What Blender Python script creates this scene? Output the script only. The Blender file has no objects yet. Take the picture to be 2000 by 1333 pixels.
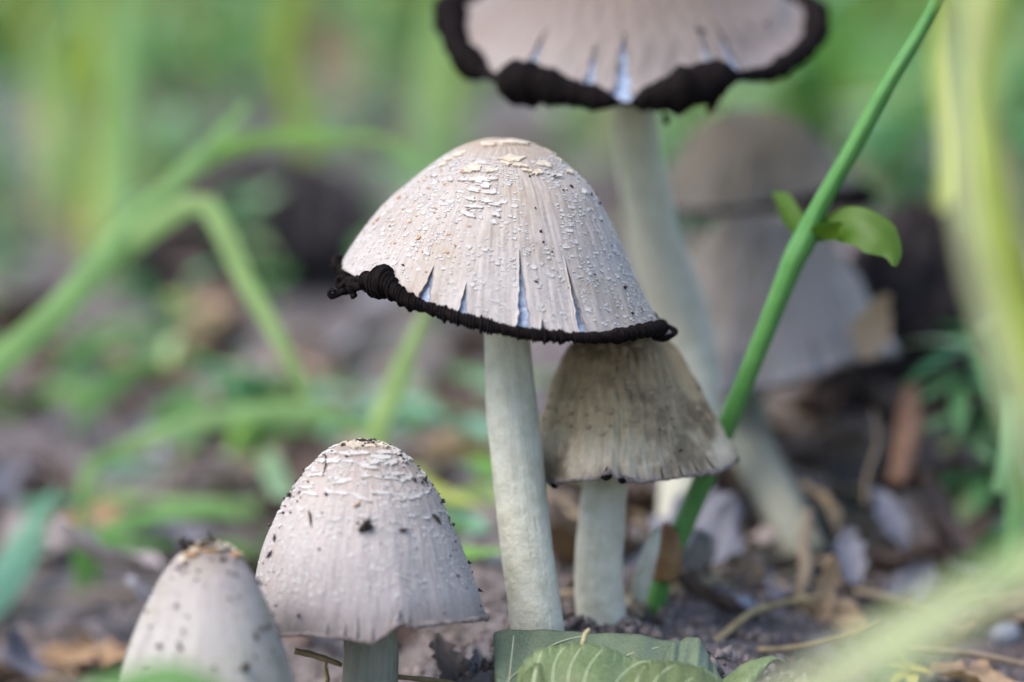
import bpy, math, random
import numpy as np
from mathutils import Vector, Matrix

random.seed(7); RNG = np.random.default_rng(7)
S = bpy.context.scene
COL = S.collection
R = math.radians

# ------------------------------------------------------------------ camera, sky, sun, exposure
PITCH = R(10.0); CAM = np.array([0.0, 0.0, 0.110])
cam_d = bpy.data.cameras.new('camera'); cam = bpy.data.objects.new('camera', cam_d); COL.objects.link(cam)
cam.location = CAM; cam.rotation_euler = (math.pi / 2 - PITCH, 0, 0)
cam_d.lens = 90; cam_d.sensor_width = 36; cam_d.sensor_fit = 'HORIZONTAL'
cam_d.clip_start = 0.005; cam_d.clip_end = 300
cam_d.dof.use_dof = True; cam_d.dof.focus_distance = 0.3610; cam_d.dof.aperture_fstop = 6.9
cam_d.dof.aperture_blades = 0
S.camera = cam

SUN_DIR = Vector((-0.62, -0.30, 0.95)).normalized()      # towards the light
W = bpy.data.worlds.new('World'); S.world = W; W.use_nodes = True
nt = W.node_tree; nt.nodes.clear()
sky = nt.nodes.new('ShaderNodeTexSky'); sky.sky_type = 'NISHITA'; sky.sun_disc = False
sky.sun_elevation = math.asin(SUN_DIR.z); sky.sun_rotation = math.atan2(SUN_DIR.x, SUN_DIR.y)
sky.dust_density = 2.0; sky.air_density = 1.0; sky.ozone_density = 1.0
bg = nt.nodes.new('ShaderNodeBackground'); bg.inputs['Strength'].default_value = 0.15
out = nt.nodes.new('ShaderNodeOutputWorld')
nt.links.new(sky.outputs[0], bg.inputs[0]); nt.links.new(bg.outputs[0], out.inputs[0])
sun_d = bpy.data.lights.new('sun', 'SUN'); sun_d.energy = 1.75; sun_d.angle = R(42); sun_d.color = (1.0, 0.965, 0.92)
sun = bpy.data.objects.new('sun', sun_d); COL.objects.link(sun); sun.location = (-1, -1, 2)
sun.rotation_euler = SUN_DIR.to_track_quat('Z', 'Y').to_euler()
S.view_settings.view_transform = 'Standard'; S.view_settings.look = 'None'
S.view_settings.exposure = 1.3; S.view_settings.gamma = 1.0
S.cycles.use_denoising = True
S.cycles.max_bounces = 8; S.cycles.transparent_max_bounces = 8
S.cycles.caustics_reflective = False; S.cycles.caustics_refractive = False

# ------------------------------------------------------------------ helpers
FWD = np.array([0, math.cos(PITCH), -math.sin(PITCH)]); UP = np.array([0, math.sin(PITCH), math.cos(PITCH)])
def pix(px, py, d):
    """photo pixel (2000 x 1333) at depth d metres along the lens axis -> world point"""
    return CAM + np.array([1., 0, 0]) * ((px - 1000) / 5000 * d) + FWD * d + UP * ((666.5 - py) / 5000 * d)

def vnoise(x, y, seed=0):
    """cheap smooth pseudo noise in -1..1"""
    s = seed * 1.7
    return (np.sin(x * 1.0 + 1.3 * np.sin(y * 0.7 + s) + s) + np.sin(y * 1.3 + 1.1 * np.sin(x * 0.9 - s) + 2.1 * s)
            + np.sin((x + y) * 1.9 + s * 3.1) * .5) / 2.5

def height(x, y):
    x = np.asarray(x, float); y = np.asarray(y, float)
    near = np.exp(-((y - .37) / .16) ** 2)
    prof = np.interp(x, [-.3, -.08, -.045, -.015, 0, .03, .06, .12, .3], [-.02, -.028, -.024, -.008, 0, 0, -.010, -.014, -.01])
    h = prof * near
    h = h + .030 * np.exp(-((x - .088) / .030) ** 2 - ((y - .56) / .045) ** 2)
    h = h + .016 * np.exp(-((x - .055) / .05) ** 2 - ((y - .60) / .06) ** 2)
    h = h + .012 * np.exp(-((x + .09) / .06) ** 2 - ((y - .95) / .08) ** 2)
    h = h + .0022 * vnoise(x * 90, y * 90, 1) * np.clip((y - .1) * 3, 0, 1) + .0012 * vnoise(x * 260, y * 260, 2)
    far = np.clip((y - 1.0) / 3, 0, 1)
    return h + far * .05 * vnoise(x * 2.2, y * 2.2, 3)

def ground_at(px, py):
    """walk along the pixel's ray until it meets the terrain"""
    p0 = pix(px, py, 1.0) - CAM
    t = .25
    while t < 8:
        p = CAM + p0 * t
        if p[2] < float(height(p[0], p[1])): break
        t += .002 + t * .002
    return CAM + p0 * t

def link(name, me, mat=None, parent=None):
    o = bpy.data.objects.new(name, me); COL.objects.link(o)
    if mat is not None and not me.materials: me.materials.append(mat)
    if parent is not None: o.parent = parent
    return o

def mesh(name, V, F, smooth=True, uv=None):
    me = bpy.data.meshes.new(name)
    me.from_pydata([tuple(map(float, v)) for v in V], [], [tuple(map(int, f)) for f in F])
    if smooth: me.polygons.foreach_set('use_smooth', [True] * len(me.polygons))
    if uv is not None:
        uv = np.asarray(uv, float); lay = me.uv_layers.new(name='UVMap')
        idx = np.zeros(len(me.loops), int); me.loops.foreach_get('vertex_index', idx)
        lay.data.foreach_set('uv', uv[idx].ravel())
    me.update()
    return me

def tag(o, label=None, cat=None, group=None, kind=None):
    if label: o['label'] = label
    if cat: o['category'] = cat
    if group: o['group'] = group
    if kind: o['kind'] = kind
    return o

def empty(name, loc, label, cat, group=None):
    o = bpy.data.objects.new(name, None); COL.objects.link(o); o.empty_display_size = .005
    o.location = tuple(loc)
    bpy.context.view_layer.update()
    return tag(o, label, cat, group)

def part(name, V, F, mat, root, smooth=True, uv=None, parent=None):
    """mesh given in world coordinates, stored relative to the thing's base"""
    V = np.asarray(V, float) - np.array(root.location)
    return link(name, mesh(name, V, F, smooth, uv), mat, parent if parent is not None else root)

def grid_faces(n, m, wrap=False, off=0):
    """n rows x m columns"""
    F = []
    for i in range(n - 1):
        for j in range(m if wrap else m - 1):
            a = i * m + j; b = i * m + (j + 1) % m
            F.append((off + a, off + b, off + b + m, off + a + m))
    return F

def spline(P, n):
    """Catmull-Rom through rows of P (any dimension)"""
    P = np.asarray(P, float)
    if len(P) == 2: return P[0] + (P[1] - P[0]) * np.linspace(0, 1, n)[:, None]
    seg = np.r_[0, np.cumsum(np.linalg.norm(np.diff(P, axis=0), axis=1) + 1e-9)]
    Q = np.vstack([2 * P[0] - P[1], P, 2 * P[-1] - P[-2]])
    s = np.linspace(0, seg[-1], n); outp = []
    for v in s:
        k = min(max(np.searchsorted(seg, v) - 1, 0), len(P) - 2)
        u = (v - seg[k]) / (seg[k + 1] - seg[k])
        a, b, c, d = Q[k], Q[k + 1], Q[k + 2], Q[k + 3]
        outp.append(.5 * (2 * b + (c - a) * u + (2 * a - 5 * b + 4 * c - d) * u * u + (3 * b - a - 3 * c + d) * u ** 3))
    return np.array(outp)

def nrm(v):
    return v / (np.linalg.norm(v, axis=-1, keepdims=True) + 1e-12)

def tube(path, rad, n=40, m=20, bump=None, cap_ends=True):
    """path of points, radius per point; returns V, F, UV"""
    PR = spline(np.c_[np.asarray(path, float), np.asarray(rad, float)], n)
    P, r = PR[:, :3], PR[:, 3]
    T = nrm(np.gradient(P, axis=0))
    ref = np.array([0.13, 1, .21]) if abs(T[0] @ np.array([0.13, 1, .21])) < .9 else np.array([1., 0, 0])
    V = []; UV = []
    a = np.linspace(0, 2 * math.pi, m, endpoint=False)
    for i in range(n):
        ref = ref - T[i] * (ref @ T[i]); ref /= np.linalg.norm(ref)
        B = np.cross(T[i], ref)
        rr = r[i] * np.ones(m)
        if bump is not None: rr = rr * (1 + bump(a, i / (n - 1)))
        V.append(P[i] + np.cos(a)[:, None] * ref * rr[:, None] + np.sin(a)[:, None] * B * rr[:, None])
        UV.append(np.c_[a / (2 * math.pi), np.full(m, i / (n - 1))])
    V = np.vstack(V); UV = np.vstack(UV); F = grid_faces(n, m, True)
    if cap_ends:
        V = np.vstack([V, P[0], P[-1]]); UV = np.vstack([UV, [.5, 0], [.5, 1]])
        k = n * m
        for j in range(m):
            F.append((k, (j + 1) % m, j)); F.append((k + 1, (n - 1) * m + j, (n - 1) * m + (j + 1) % m))
    return V, F, UV

class Bag:
    """collects many small pieces into one mesh"""
    def __init__(s): s.V = []; s.F = []; s.n = 0
    def add(s, V, F):
        s.V.append(np.asarray(V, float)); s.F += [tuple(i + s.n for i in f) for f in F]; s.n += len(V)
    def arr(s): return np.vstack(s.V), s.F

# ------------------------------------------------------------------ materials
def new_mat(name):
    m = bpy.data.materials.new(name); m.use_nodes = True
    t = m.node_tree; b = t.nodes['Principled BSDF']
    return m, t, b, t.nodes['Material Output']
def N(t, kind, **kw):
    n = t.nodes.new('ShaderNode' + kind)
    for k, v in kw.items():
        if k in n.inputs: n.inputs[k].default_value = v
        else: setattr(n, k, v)
    return n
def ramp(t, stops, src):
    r = t.nodes.new('ShaderNodeValToRGB'); e = r.color_ramp.elements
    while len(e) < len(stops): e.new(.5)
    for el, (p, c) in zip(e, stops):
        el.position = p; el.color = (*c, 1) if len(c) == 3 else c
    t.links.new(src, r.inputs[0]); return r.outputs[0]
def mixc(t, f, a, b, mode='MIX'):
    n = t.nodes.new('ShaderNodeMix'); n.data_type = 'RGBA'; n.blend_type = mode
    for sock, v in ((n.inputs[0], f), (n.inputs[6], a), (n.inputs[7], b)):
        if isinstance(v, (int, float)): sock.default_value = v
        elif isinstance(v, tuple): sock.default_value = (*v, 1)
        else: t.links.new(v, sock)
    return n.outputs[2]
def noise(t, vec, scale, detail=4, rough=.55):
    n = N(t, 'TexNoise', Scale=scale, Detail=detail, Roughness=rough)
    if vec is not None: t.links.new(vec, n.inputs['Vector'])
    return n.outputs['Fac']
def bump(t, b, hgt, dist, strength=1.0, prev=None):
    n = N(t, 'Bump', Strength=strength, Distance=dist); t.links.new(hgt, n.inputs['Height'])
    if prev is not None: t.links.new(prev, n.inputs['Normal'])
    t.links.new(n.outputs[0], b.inputs['Normal']); return n.outputs[0]
def uvscale(t, su, sv):
    u = N(t, 'UVMap'); m = N(t, 'Mapping'); m.inputs['Scale'].default_value = (su, sv, 1)
    t.links.new(u.outputs[0], m.inputs[0]); return m.outputs[0], u.outputs[0]
def sss(b, w, rad, scale):
    b.inputs['Subsurface Weight'].default_value = w; b.inputs['Subsurface Radius'].default_value = rad
    b.inputs['Subsurface Scale'].default_value = scale

def cap_material(name, stops, stria=(.5, .46, .45), stria_k=170, stria_amt=.35, stain=(.3, .22, .12), stain_rng=(.6, .75), stain_amt=.4,
                 stain_scale=90, rough=.62, bump_d=.00009, tone=1.0):
    k = (.575 * tone, .555 * tone, .52 * tone); stops = [(p_, tuple(q_ * w_ for q_, w_ in zip(c_, k))) for p_, c_ in stops]; stria = tuple(q_ * w_ for q_, w_ in zip(stria, k)); stain = tuple(q_ * w_ for q_, w_ in zip(stain, k))
    m, t, b, o = new_mat(name)
    vec, uv = uvscale(t, stria_k, 2.5)
    sep = N(t, 'SeparateXYZ'); t.links.new(uv, sep.inputs[0])
    ob = N(t, 'TexCoord').outputs['Object']
    col = ramp(t, stops, sep.outputs['Y'])
    st = noise(t, vec, 1.0, 4, .6)
    stf = ramp(t, [(.42, (0, 0, 0)), (.68, (stria_amt,) * 3)], st)
    col = mixc(t, stf, col, stria)
    big = noise(t, ob, stain_scale, 5, .6)
    bf = ramp(t, [(stain_rng[0], (0, 0, 0)), (stain_rng[1], (stain_amt,) * 3)], big)
    col = mixc(t, bf, col, stain)
    fine = noise(t, ob, 1600, 3, .6)
    col = mixc(t, ramp(t, [(.35, (.86, .86, .86)), (.65, (1, 1, 1))], fine), (0, 0, 0), col)
    t.links.new(col, b.inputs['Base Color'])
    b.inputs['Roughness'].default_value = rough; b.inputs['Specular IOR Level'].default_value = .35
    sss(b, .12, (.9, .7, .55), .0012)
    p = bump(t, b, st, bump_d, .6)
    p = bump(t, b, noise(t, ob, 420, 4, .6), .00025, .4, p)
    bump(t, b, fine, .00008, .5, p)
    return m

def simple(name, c1, c2, scale=300, rough=.7, bd=.0003, sw=0, per_obj=False, island=False, spec=.3, c3=None, bstr=.7):
    m, t, b, o = new_mat(name)
    ob = N(t, 'TexCoord').outputs['Object']
    f = noise(t, ob, scale, 5, .6)
    col = mixc(t, ramp(t, [(.35, (0, 0, 0)), (.65, (1, 1, 1))], f), c1, c2)
    if c3 is not None:
        if per_obj: src = N(t, 'ObjectInfo').outputs['Random']
        else: src = N(t, 'NewGeometry').outputs['Random Per Island']
        col = mixc(t, src, col, mixc(t, .25, c3, col))
    t.links.new(col, b.inputs['Base Color'])
    b.inputs['Roughness'].default_value = rough; b.inputs['Specular IOR Level'].default_value = spec
    if sw: sss(b, sw, (1, .8, .5), .002)
    if bd: bump(t, b, f, bd, bstr)
    return m

def leaf_mat(name, stops, trans=.45, scale=120, rough=.5, by='object', spec=.35):
    """thin leaf: reflects and lets light through; hue picked per object or per island"""
    m, t, b, o = new_mat(name)
    src = N(t, 'ObjectInfo').outputs['Random'] if by == 'object' else N(t, 'NewGeometry').outputs['Random Per Island']
    col = ramp(t, stops, src)
    ob = N(t, 'TexCoord').outputs['Object']
    f = noise(t, ob, scale, 4, .6)
    col = mixc(t, ramp(t, [(.3, (.72, .72, .72)), (.7, (1, 1, 1))], f), (0, 0, 0), col)
    t.links.new(col, b.inputs['Base Color']); b.inputs['Roughness'].default_value = rough
    b.inputs['Specular IOR Level'].default_value = spec
    tr = N(t, 'BsdfTranslucent'); t.links.new(mixc(t, 1.0, col, (1.0, 1.0, .55), 'MULTIPLY'), tr.inputs[0])
    mx = N(t, 'MixShader'); mx.inputs[0].default_value = trans
    t.links.new(b.outputs[0], mx.inputs[1]); t.links.new(tr.outputs[0], mx.inputs[2]); t.links.new(mx.outputs[0], o.inputs[0])
    bump(t, b, f, .0003, .4)
    return m

M = {}
M['soil'] = None
M['cap_main'] = cap_material('pale_cap_skin', [(0, (.52, .40, .29)), (.12, (.56, .46, .37)), (.3, (.62, .555, .52)), (.7, (.66, .61, .60)), (1, (.66, .61, .60))],
                             stria=(.42, .37, .36), stria_k=240, stria_amt=.7, stain=(.44, .32, .20), stain_rng=(.48, .72), stain_amt=.6, stain_scale=55)
M['cap_bell'] = cap_material('speckled_cap_skin', [(0, (.46, .36, .28)), (.2, (.56, .47, .42)), (.55, (.63, .57, .56)), (.88, (.60, .55, .57)), (1, (.38, .33, .33))],
                             stria=(.40, .36, .38), stria_k=220, stria_amt=.45, stain=(.40, .30, .22), stain_rng=(.55, .75), stain_amt=.35, stain_scale=60)
M['cap_egg'] = cap_material('smooth_cap_skin', [(0, (.20, .13, .08)), (.10, (.27, .20, .155)), (.18, (.36, .30, .275)), (.3, (.52, .47, .46)), (.6, (.62, .60, .58)), (1, (.58, .59, .47))],
                            stria=(.40, .36, .38), stria_k=22, stria_amt=.6, stain=(.36, .34, .20), stain_rng=(.46, .66), stain_amt=.7, stain_scale=75, bump_d=.00003)
M['cap_brown'] = cap_material('brown_cap_skin', [(0, (.22, .155, .085)), (.4, (.40, .30, .17)), (.7, (.58, .47, .29)), (.92, (.72, .63, .48)), (1, (.42, .36, .30))],
                              stria=(.30, .22, .12), stria_k=60, stria_amt=.4, stain=(.17, .12, .065), stain_rng=(.49, .60), stain_amt=.85, stain_scale=80, tone=1.2)
M['cap_flat'] = cap_material('grey_cap_skin', [(0, (.20, .14, .105)), (.5, (.24, .185, .155)), (.75, (.34, .285, .265)), (1, (.47, .415, .415))],
                             stria=(.28, .22, .21), stria_amt=.6, stain=(.30, .23, .19), stain_rng=(.5, .7), stain_amt=.5, stain_scale=60)
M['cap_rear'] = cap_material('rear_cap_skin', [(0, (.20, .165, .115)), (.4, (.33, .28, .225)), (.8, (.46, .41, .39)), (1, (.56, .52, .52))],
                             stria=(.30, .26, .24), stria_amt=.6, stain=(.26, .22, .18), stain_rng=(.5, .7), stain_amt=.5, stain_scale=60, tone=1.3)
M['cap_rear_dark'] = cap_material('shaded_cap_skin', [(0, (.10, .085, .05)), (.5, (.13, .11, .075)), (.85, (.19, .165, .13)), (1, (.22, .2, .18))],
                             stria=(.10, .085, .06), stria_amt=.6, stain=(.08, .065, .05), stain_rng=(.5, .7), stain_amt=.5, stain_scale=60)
M['gill'] = simple('blue_grey_gills', (.38, .44, .55), (.13, .17, .26), 1100, .6, .0001)
M['ink'] = simple('black_inked_rim', (.002, .0018, .0022), (.012, .008, .0075), 1400, .8, .0002, spec=.06)
M['ink_edge'] = simple('grey_brown_rim', (.09, .07, .065), (.26, .22, .20), 900, .7, .0003)
M['stem'] = None
M['scale'] = simple('cream_scales', (.50, .44, .36), (.35, .27, .18), 1500, .75, .0001, sw=.25)
M['scale_pale'] = simple('pale_scales', (.45, .42, .39), (.37, .33, .295), 1800, .75, .0001, sw=.3)
M['brown_scale'] = simple('brown_scales', (.36, .27, .16), (.20, .145, .085), 900, .8, .0003)
M['earth'] = simple('dark_earth', (.010, .008, .009), (.035, .027, .027), 260, .95, .002)
M['tan'] = simple('tan_flecks', (.40, .25, .13), (.24, .14, .07), 2000, .8, .0002)
M['speck'] = simple('dark_specks', (.018, .013, .011), (.05, .036, .028), 2500, .85, .0002)
M['grass'] = leaf_mat('grass_green', [(0, (.09, .26, .06)), (.5, (.15, .35, .07)), (1, (.25, .44, .09))], .4)
M['grass_pale'] = leaf_mat('grass_pale_green', [(0, (.21, .38, .13)), (1, (.32, .45, .16))], .4)
M['grass_straw'] = leaf_mat('bleached_grass', [(0, (.50, .54, .30)), (1, (.56, .58, .36))], .45)
M['grass_yellow'] = leaf_mat('grass_yellow_green', [(0, (.40, .50, .08)), (1, (.48, .52, .14))], .5)
M['weed'] = leaf_mat('weed_dappled_green', [(0, (.06, .20, .08)), (.35, (.12, .35, .13)), (.62, (.24, .47, .19)), (.82, (.40, .58, .34)), (1, (.55, .64, .30))], .45)  # pale end of the ramp paints sun dapples onto the leaves
M['meadow'] = leaf_mat('meadow_sunlit_green', [(0, (.16, .34, .12)), (.4, (.28, .46, .15)), (.75, (.48, .58, .22)), (1, (.62, .64, .42))], .45, by='island')  # sunlight on the far grass is painted in as pale yellow-green
M['dead'] = leaf_mat('dead_leaf', [(0, (.12, .085, .075)), (.25, (.26, .21, .20)), (.5, (.25, .16, .11)), (.75, (.38, .33, .34)), (1, (.46, .33, .25))], .15, 150, .75, spec=.25)
M['dead_tan'] = leaf_mat('tan_dead_leaf', [(0, (.42, .27, .16)), (1, (.55, .40, .27))], .25, 150, .7)
M['dead_grey'] = leaf_mat('grey_dead_leaf', [(0, (.17, .165, .20)), (1, (.33, .32, .37))], .15, 150, .7)
M['dead_dark'] = leaf_mat('dark_dead_leaf', [(0, (.07, .048, .042)), (1, (.16, .11, .09))], .1, 150, .75)
M['twig'] = simple('twig_bark', (.10, .07, .05), (.20, .15, .11), 500, .8, .0004, per_obj=True, c3=(.34, .27, .17))
M['straw'] = simple('straw', (.34, .26, .13), (.22, .16, .08), 500, .7, .0003)
M['crumb'] = simple('soil_crumbs', (.03, .023, .022), (.13, .105, .10), 500, .9, .0005, c3=(.25, .21, .20))
M['stone'] = simple('pale_stone', (.42, .44, .48), (.28, .29, .33), 300, .7, .0005)
M['plant'] = leaf_mat('plant_leaf', [(0, (.07, .15, .015)), (1, (.085, .17, .018))], .45)

def stem_material(name, c_top, c_bot):
    m, t, b, o = new_mat(name)
    vec, uv = uvscale(t, 26, 3)
    sep = N(t, 'SeparateXYZ'); t.links.new(uv, sep.inputs[0])
    ob = N(t, 'TexCoord').outputs['Object']
    col = ramp(t, [(0, c_bot), (.55, c_bot), (1, c_top)], sep.outputs['Y'])
    fib = noise(t, vec, 1, 5, .65); mot = noise(t, ob, 380, 5, .6)
    col = mixc(t, ramp(t, [(.42, (0, 0, 0)), (.7, (.6, .6, .6))], mot), col, (.29, .27, .18))
    col = mixc(t, ramp(t, [(.45, (0, 0, 0)), (.7, (.25, .25, .25))], fib), col, (.50, .50, .44))
    t.links.new(col, b.inputs['Base Color']); b.inputs['Roughness'].default_value = .55
    sss(b, .2, (.9, .8, .5), .0025)
    p = bump(t, b, fib, .0005, .7); p = bump(t, b, mot, .0008, .6, p); bump(t, b, noise(t, ob, 1800, 3, .6), .0002, .6, p)
    return m
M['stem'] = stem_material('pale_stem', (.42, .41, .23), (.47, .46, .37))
M['stem_shaded'] = stem_material('shaded_stem', (.19, .19, .13), (.22, .22, .17))  # darker copy of the stem colour, with the caps' shade painted in

def soil_material():
    m, t, b, o = new_mat('forest_soil')
    ob = N(t, 'TexCoord').outputs['Object']
    f1 = noise(t, ob, 34, 6, .65); f2 = noise(t, ob, 210, 6, .65); f3 = noise(t, ob, 6, 4, .6)
    col = ramp(t, [(.32, (.022, .016, .016)), (.48, (.065, .05, .048)), (.62, (.15, .125, .125)), (.78, (.24, .21, .215))], f1)
    col = mixc(t, ramp(t, [(.4, (0, 0, 0)), (.7, (.7, .7, .7))], f2), col, (.20, .175, .175))
    col = mixc(t, ramp(t, [(.52, (0, 0, 0)), (.66, (.45, .45, .45))], f3), col, (.055, .10, .04))
    t.links.new(col, b.inputs['Base Color']); b.inputs['Roughness'].default_value = .9
    p = bump(t, b, f1, .006, .6); bump(t, b, f2, .0015, .8, p)
    return m
M['soil'] = soil_material()

# ------------------------------------------------------------------ ground sheet
def ground():
    xs = np.r_[-60, -25, -10, -5, -2.5, -1.4, np.linspace(-.9, -.32, 30), np.linspace(-.3, .3, 190), np.linspace(.32, .9, 30), 1.4, 2.5, 5, 10, 25, 60]
    ys = np.r_[-40, -10, -3, -1, -.3, 0, .12, np.linspace(.2, .75, 180), np.linspace(.76, 1.6, 90), np.linspace(1.65, 5, 60), 6, 8, 11, 16, 24, 40, 70, 120]
    X, Y = np.meshgrid(xs, ys); Z = height(X, Y)
    me = mesh('ground', np.c_[X.ravel(), Y.ravel(), Z.ravel()], grid_faces(len(ys), len(xs)))
    o = link('ground', me, M['soil']); o['kind'] = 'structure'
ground()

# ------------------------------------------------------------------ mushrooms
class Cap:
    """bell through given apex, rim ellipse (left, right, front points) and side profiles (rho, drop)"""
    def __init__(s, apex, left, right, front, prof_l, prof_r, dz=None, lob=None, seed=0):
        s.A = np.array(apex); s.C = (left + right) / 2; s.X = (right - left) / 2; s.Y = s.C - front
        s.pl = spline([(0, 0)] + prof_l, 120); s.pr = spline([(0, 0)] + prof_r, 120)
        s.slits = (); s.dz = dz; s.lob = lob or (0, 5); s.seed = seed
    def P(s, th, t):
        th, t = np.broadcast_arrays(np.asarray(th, float), np.asarray(t, float))
        c, sn = np.cos(th), np.sin(th)
        Rm = s.C + c[..., None] * s.X + sn[..., None] * s.Y; lift = np.zeros_like(th)
        if s.dz is not None:
            deg = np.degrees(th) % 360
            k = np.array(s.dz); k = np.vstack([k, [k[0, 0] + 360, k[0, 1]]])
            lift = np.interp(deg, k[:, 0], k[:, 1])
        D = Rm - s.A
        w = (1 + c) / 2; i = np.clip(t, 0, 1) * 119
        def g(tab, j): return np.interp(i, np.arange(120), tab[:, j])
        rho = g(s.pl, 0) * (1 - w) + g(s.pr, 0) * w; ze = g(s.pl, 1) * (1 - w) + g(s.pr, 1) * w
        rho = rho * (1 + s.lob[0] * t ** 2 * np.sin(th * s.lob[1] + s.seed) + .35 * s.lob[0] * t * np.sin(th * (s.lob[1] * 2 + 3) + s.seed * 2))
        ex = np.clip(t - 1, 0, 1)
        H = D * np.array([1, 1, 0.]); Z = D * np.array([0, 0, 1.])
        return s.A + H * (rho + ex * .3)[..., None] + Z * (ze + ex)[..., None] + np.array([0, 0, 1.]) * (lift * np.clip(t, 0, 1) ** 4)[..., None]
    def frame(s, th, t):
        e = 1e-3
        p = s.P(th, t); du = nrm(s.P(th + e, t) - s.P(th - e, t)); dv = nrm(s.P(th, t + e) - s.P(th, t - e))
        n = nrm(np.cross(dv, du)); return p, du, dv, n
    def build(s, root, mat, slits=(), nth=300, nt=90, thick=.0005, rough=.00007, gills=True):
        s.slits = slits
        cols = [(a, 0, None) for a in np.linspace(-math.pi, math.pi, nth, endpoint=False) if all(abs(a - R(q[0])) > .006 for q in slits)]
        for k, q in enumerate(slits): cols += [(R(q[0]), -1, k), (R(q[0]), 1, k)]
        cols.sort(key=lambda c: (c[0], c[1]))
        th = np.array([c[0] for c in cols]); m = len(cols)
        t = np.linspace(0.004, 1, nt)
        TH = np.repeat(th[None], nt, 0); TT = np.repeat(t[:, None], m, 1); TH2 = TH.copy(); lift = np.zeros_like(TH)
        for k, (deg, t0, hw) in enumerate(slits):
            d = TH - R(deg)
            sg = np.sign(d)
            for j, c in enumerate(cols):
                if c[2] == k: sg[:, j] = c[1]
            w = hw * np.clip((TT - t0) / (1 - t0), 0, 1) ** 1.1 * (1 + .16 * np.sin(TT * 60 + 2 * sg + deg) + .12 * np.sin(TT * 137 + deg * sg))
            fo = np.exp(-np.abs(d) / .05)
            TH2 += sg * w * fo; lift += .00025 * fo * (w > 0) * (TT - t0) / (1 - t0)
        p, du, dv, n = s.frame(TH2, TT)
        ds = rough * (vnoise(TH * 40, TT * 24, s.seed) + .7 * vnoise(TH * 110, TT * 9, s.seed + 4)) + lift
        V = p + n * ds[..., None]
        V = V.reshape(-1, 3); UV = np.c_[(TH / (2 * math.pi) + .5).ravel(), TT.ravel()]
        F = []
        def vi(i, j):                                  # both lips of a slit share their points above its upper end
            c = cols[j]
            return i * m + (j - 1 if c[2] is not None and c[1] > 0 and t[i] <= slits[c[2]][1] else j)
        for i in range(nt - 1):
            for j in range(m):
                j2 = (j + 1) % m
                if cols[j][2] is not None and cols[j][2] == cols[j2][2]:
                    continue
                F.append((vi(i, j), vi(i, j2), vi(i + 1, j2), vi(i + 1, j)))
        apex = len(V); V = np.vstack([V, s.P(0., 0.)]); UV = np.vstack([UV, [.5, 0]])
        F += [(apex, vi(0, (j + 1) % m), vi(0, j)) for j in range(m) if vi(0, (j + 1) % m) != vi(0, j)]
        # slit walls going in, and the turned-in lower edge
        nn = n.reshape(-1, 3); extra = []; eu = []
        def inner(i, j):
            extra.append(V[i * m + j] - nn[i * m + j] * thick); eu.append(UV[i * m + j]); return apex + len(extra)
        for j, c in enumerate(cols):
            if c[2] is None: continue
            prev = None
            for i in range(nt):
                if t[i] < slits[c[2]][1]: continue
                q = inner(i, j)
                if prev is not None: F.append((prev[1], prev[0], q, i * m + j) if c[1] > 0 else (prev[0], prev[1], i * m + j, q))
                prev = (q, i * m + j)
        last = [inner(nt - 1, j) for j in range(m)]
        for j in range(m):
            j2 = (j + 1) % m
            if cols[j][2] is not None and cols[j][2] == cols[j2][2]: continue
            F.append(((nt - 1) * m + j, (nt - 1) * m + j2, last[j2], last[j]))
        V = np.vstack([V, extra]); UV = np.vstack([UV, eu])
        cap = part('cap', V, F, mat, root, uv=UV)
        if gills:
            a = np.linspace(-math.pi, math.pi, 220, endpoint=False); tt = np.linspace(.03, .985, 40)
            TH = np.repeat(a[None], 40, 0); TT = np.repeat(tt[:, None], 220, 1)
            p, du, dv, n = s.frame(TH, TT)
            G = p - n * (thick * 1.25 + .00012 * np.abs(np.sin(TH * 110)))[..., None]
            part('gills', G.reshape(-1, 3), grid_faces(40, 220, True), M['gill'], root)
        return cap
    # a little plate lying on the skin, lower edge lifting off
    def open_at(s, th, t):
        return any(abs(th - R(q[0])) < q[2] * max(0, (t - q[1]) / (1 - q[1])) + .025 and t > q[1] - .03 for q in s.slits)
    def plate(s, th, t, w, h, lift=.00018, k=11, ragged=.25, thick=.00012, rnd=random):
        p, du, dv, n = s.frame(th, t)
        rot = rnd.uniform(-.4, .4); cu, su = math.cos(rot), math.sin(rot)
        ring = []
        for i in range(k):
            a = 2 * math.pi * i / k; r = 1 + rnd.uniform(-ragged, ragged)
            x = math.cos(a) * w * .5 * r; y = math.sin(a) * h * .5 * r
            ring.append((x * cu - y * su, x * su + y * cu))
        rl = float(np.linalg.norm(s.X))
        V = []
        for sc, up in ((.45, .9), (1, 1), (1, 0)):
            for x, y in ring:
                x2, y2 = x * sc, y * sc
                drop = -(x2 * x2 + y2 * y2) / (2 * rl)
                l = thick + lift * max(0, y2 / h + .25) + (rnd.uniform(0, .35) * lift if up == 1 else 0)
                V.append(p + du * x2 + dv * y2 + n * ((l if up else -.0001) + drop))
        c = len(V); V.append(p + n * (thick + lift * .3))
        F = [(c, (i + 1) % k, i) for i in range(k)]
        for L in range(2):
            F += [(L * k + i, L * k + (i + 1) % k, (L + 1) * k + (i + 1) % k, (L + 1) * k + i) for i in range(k)]
        return V, F

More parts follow.
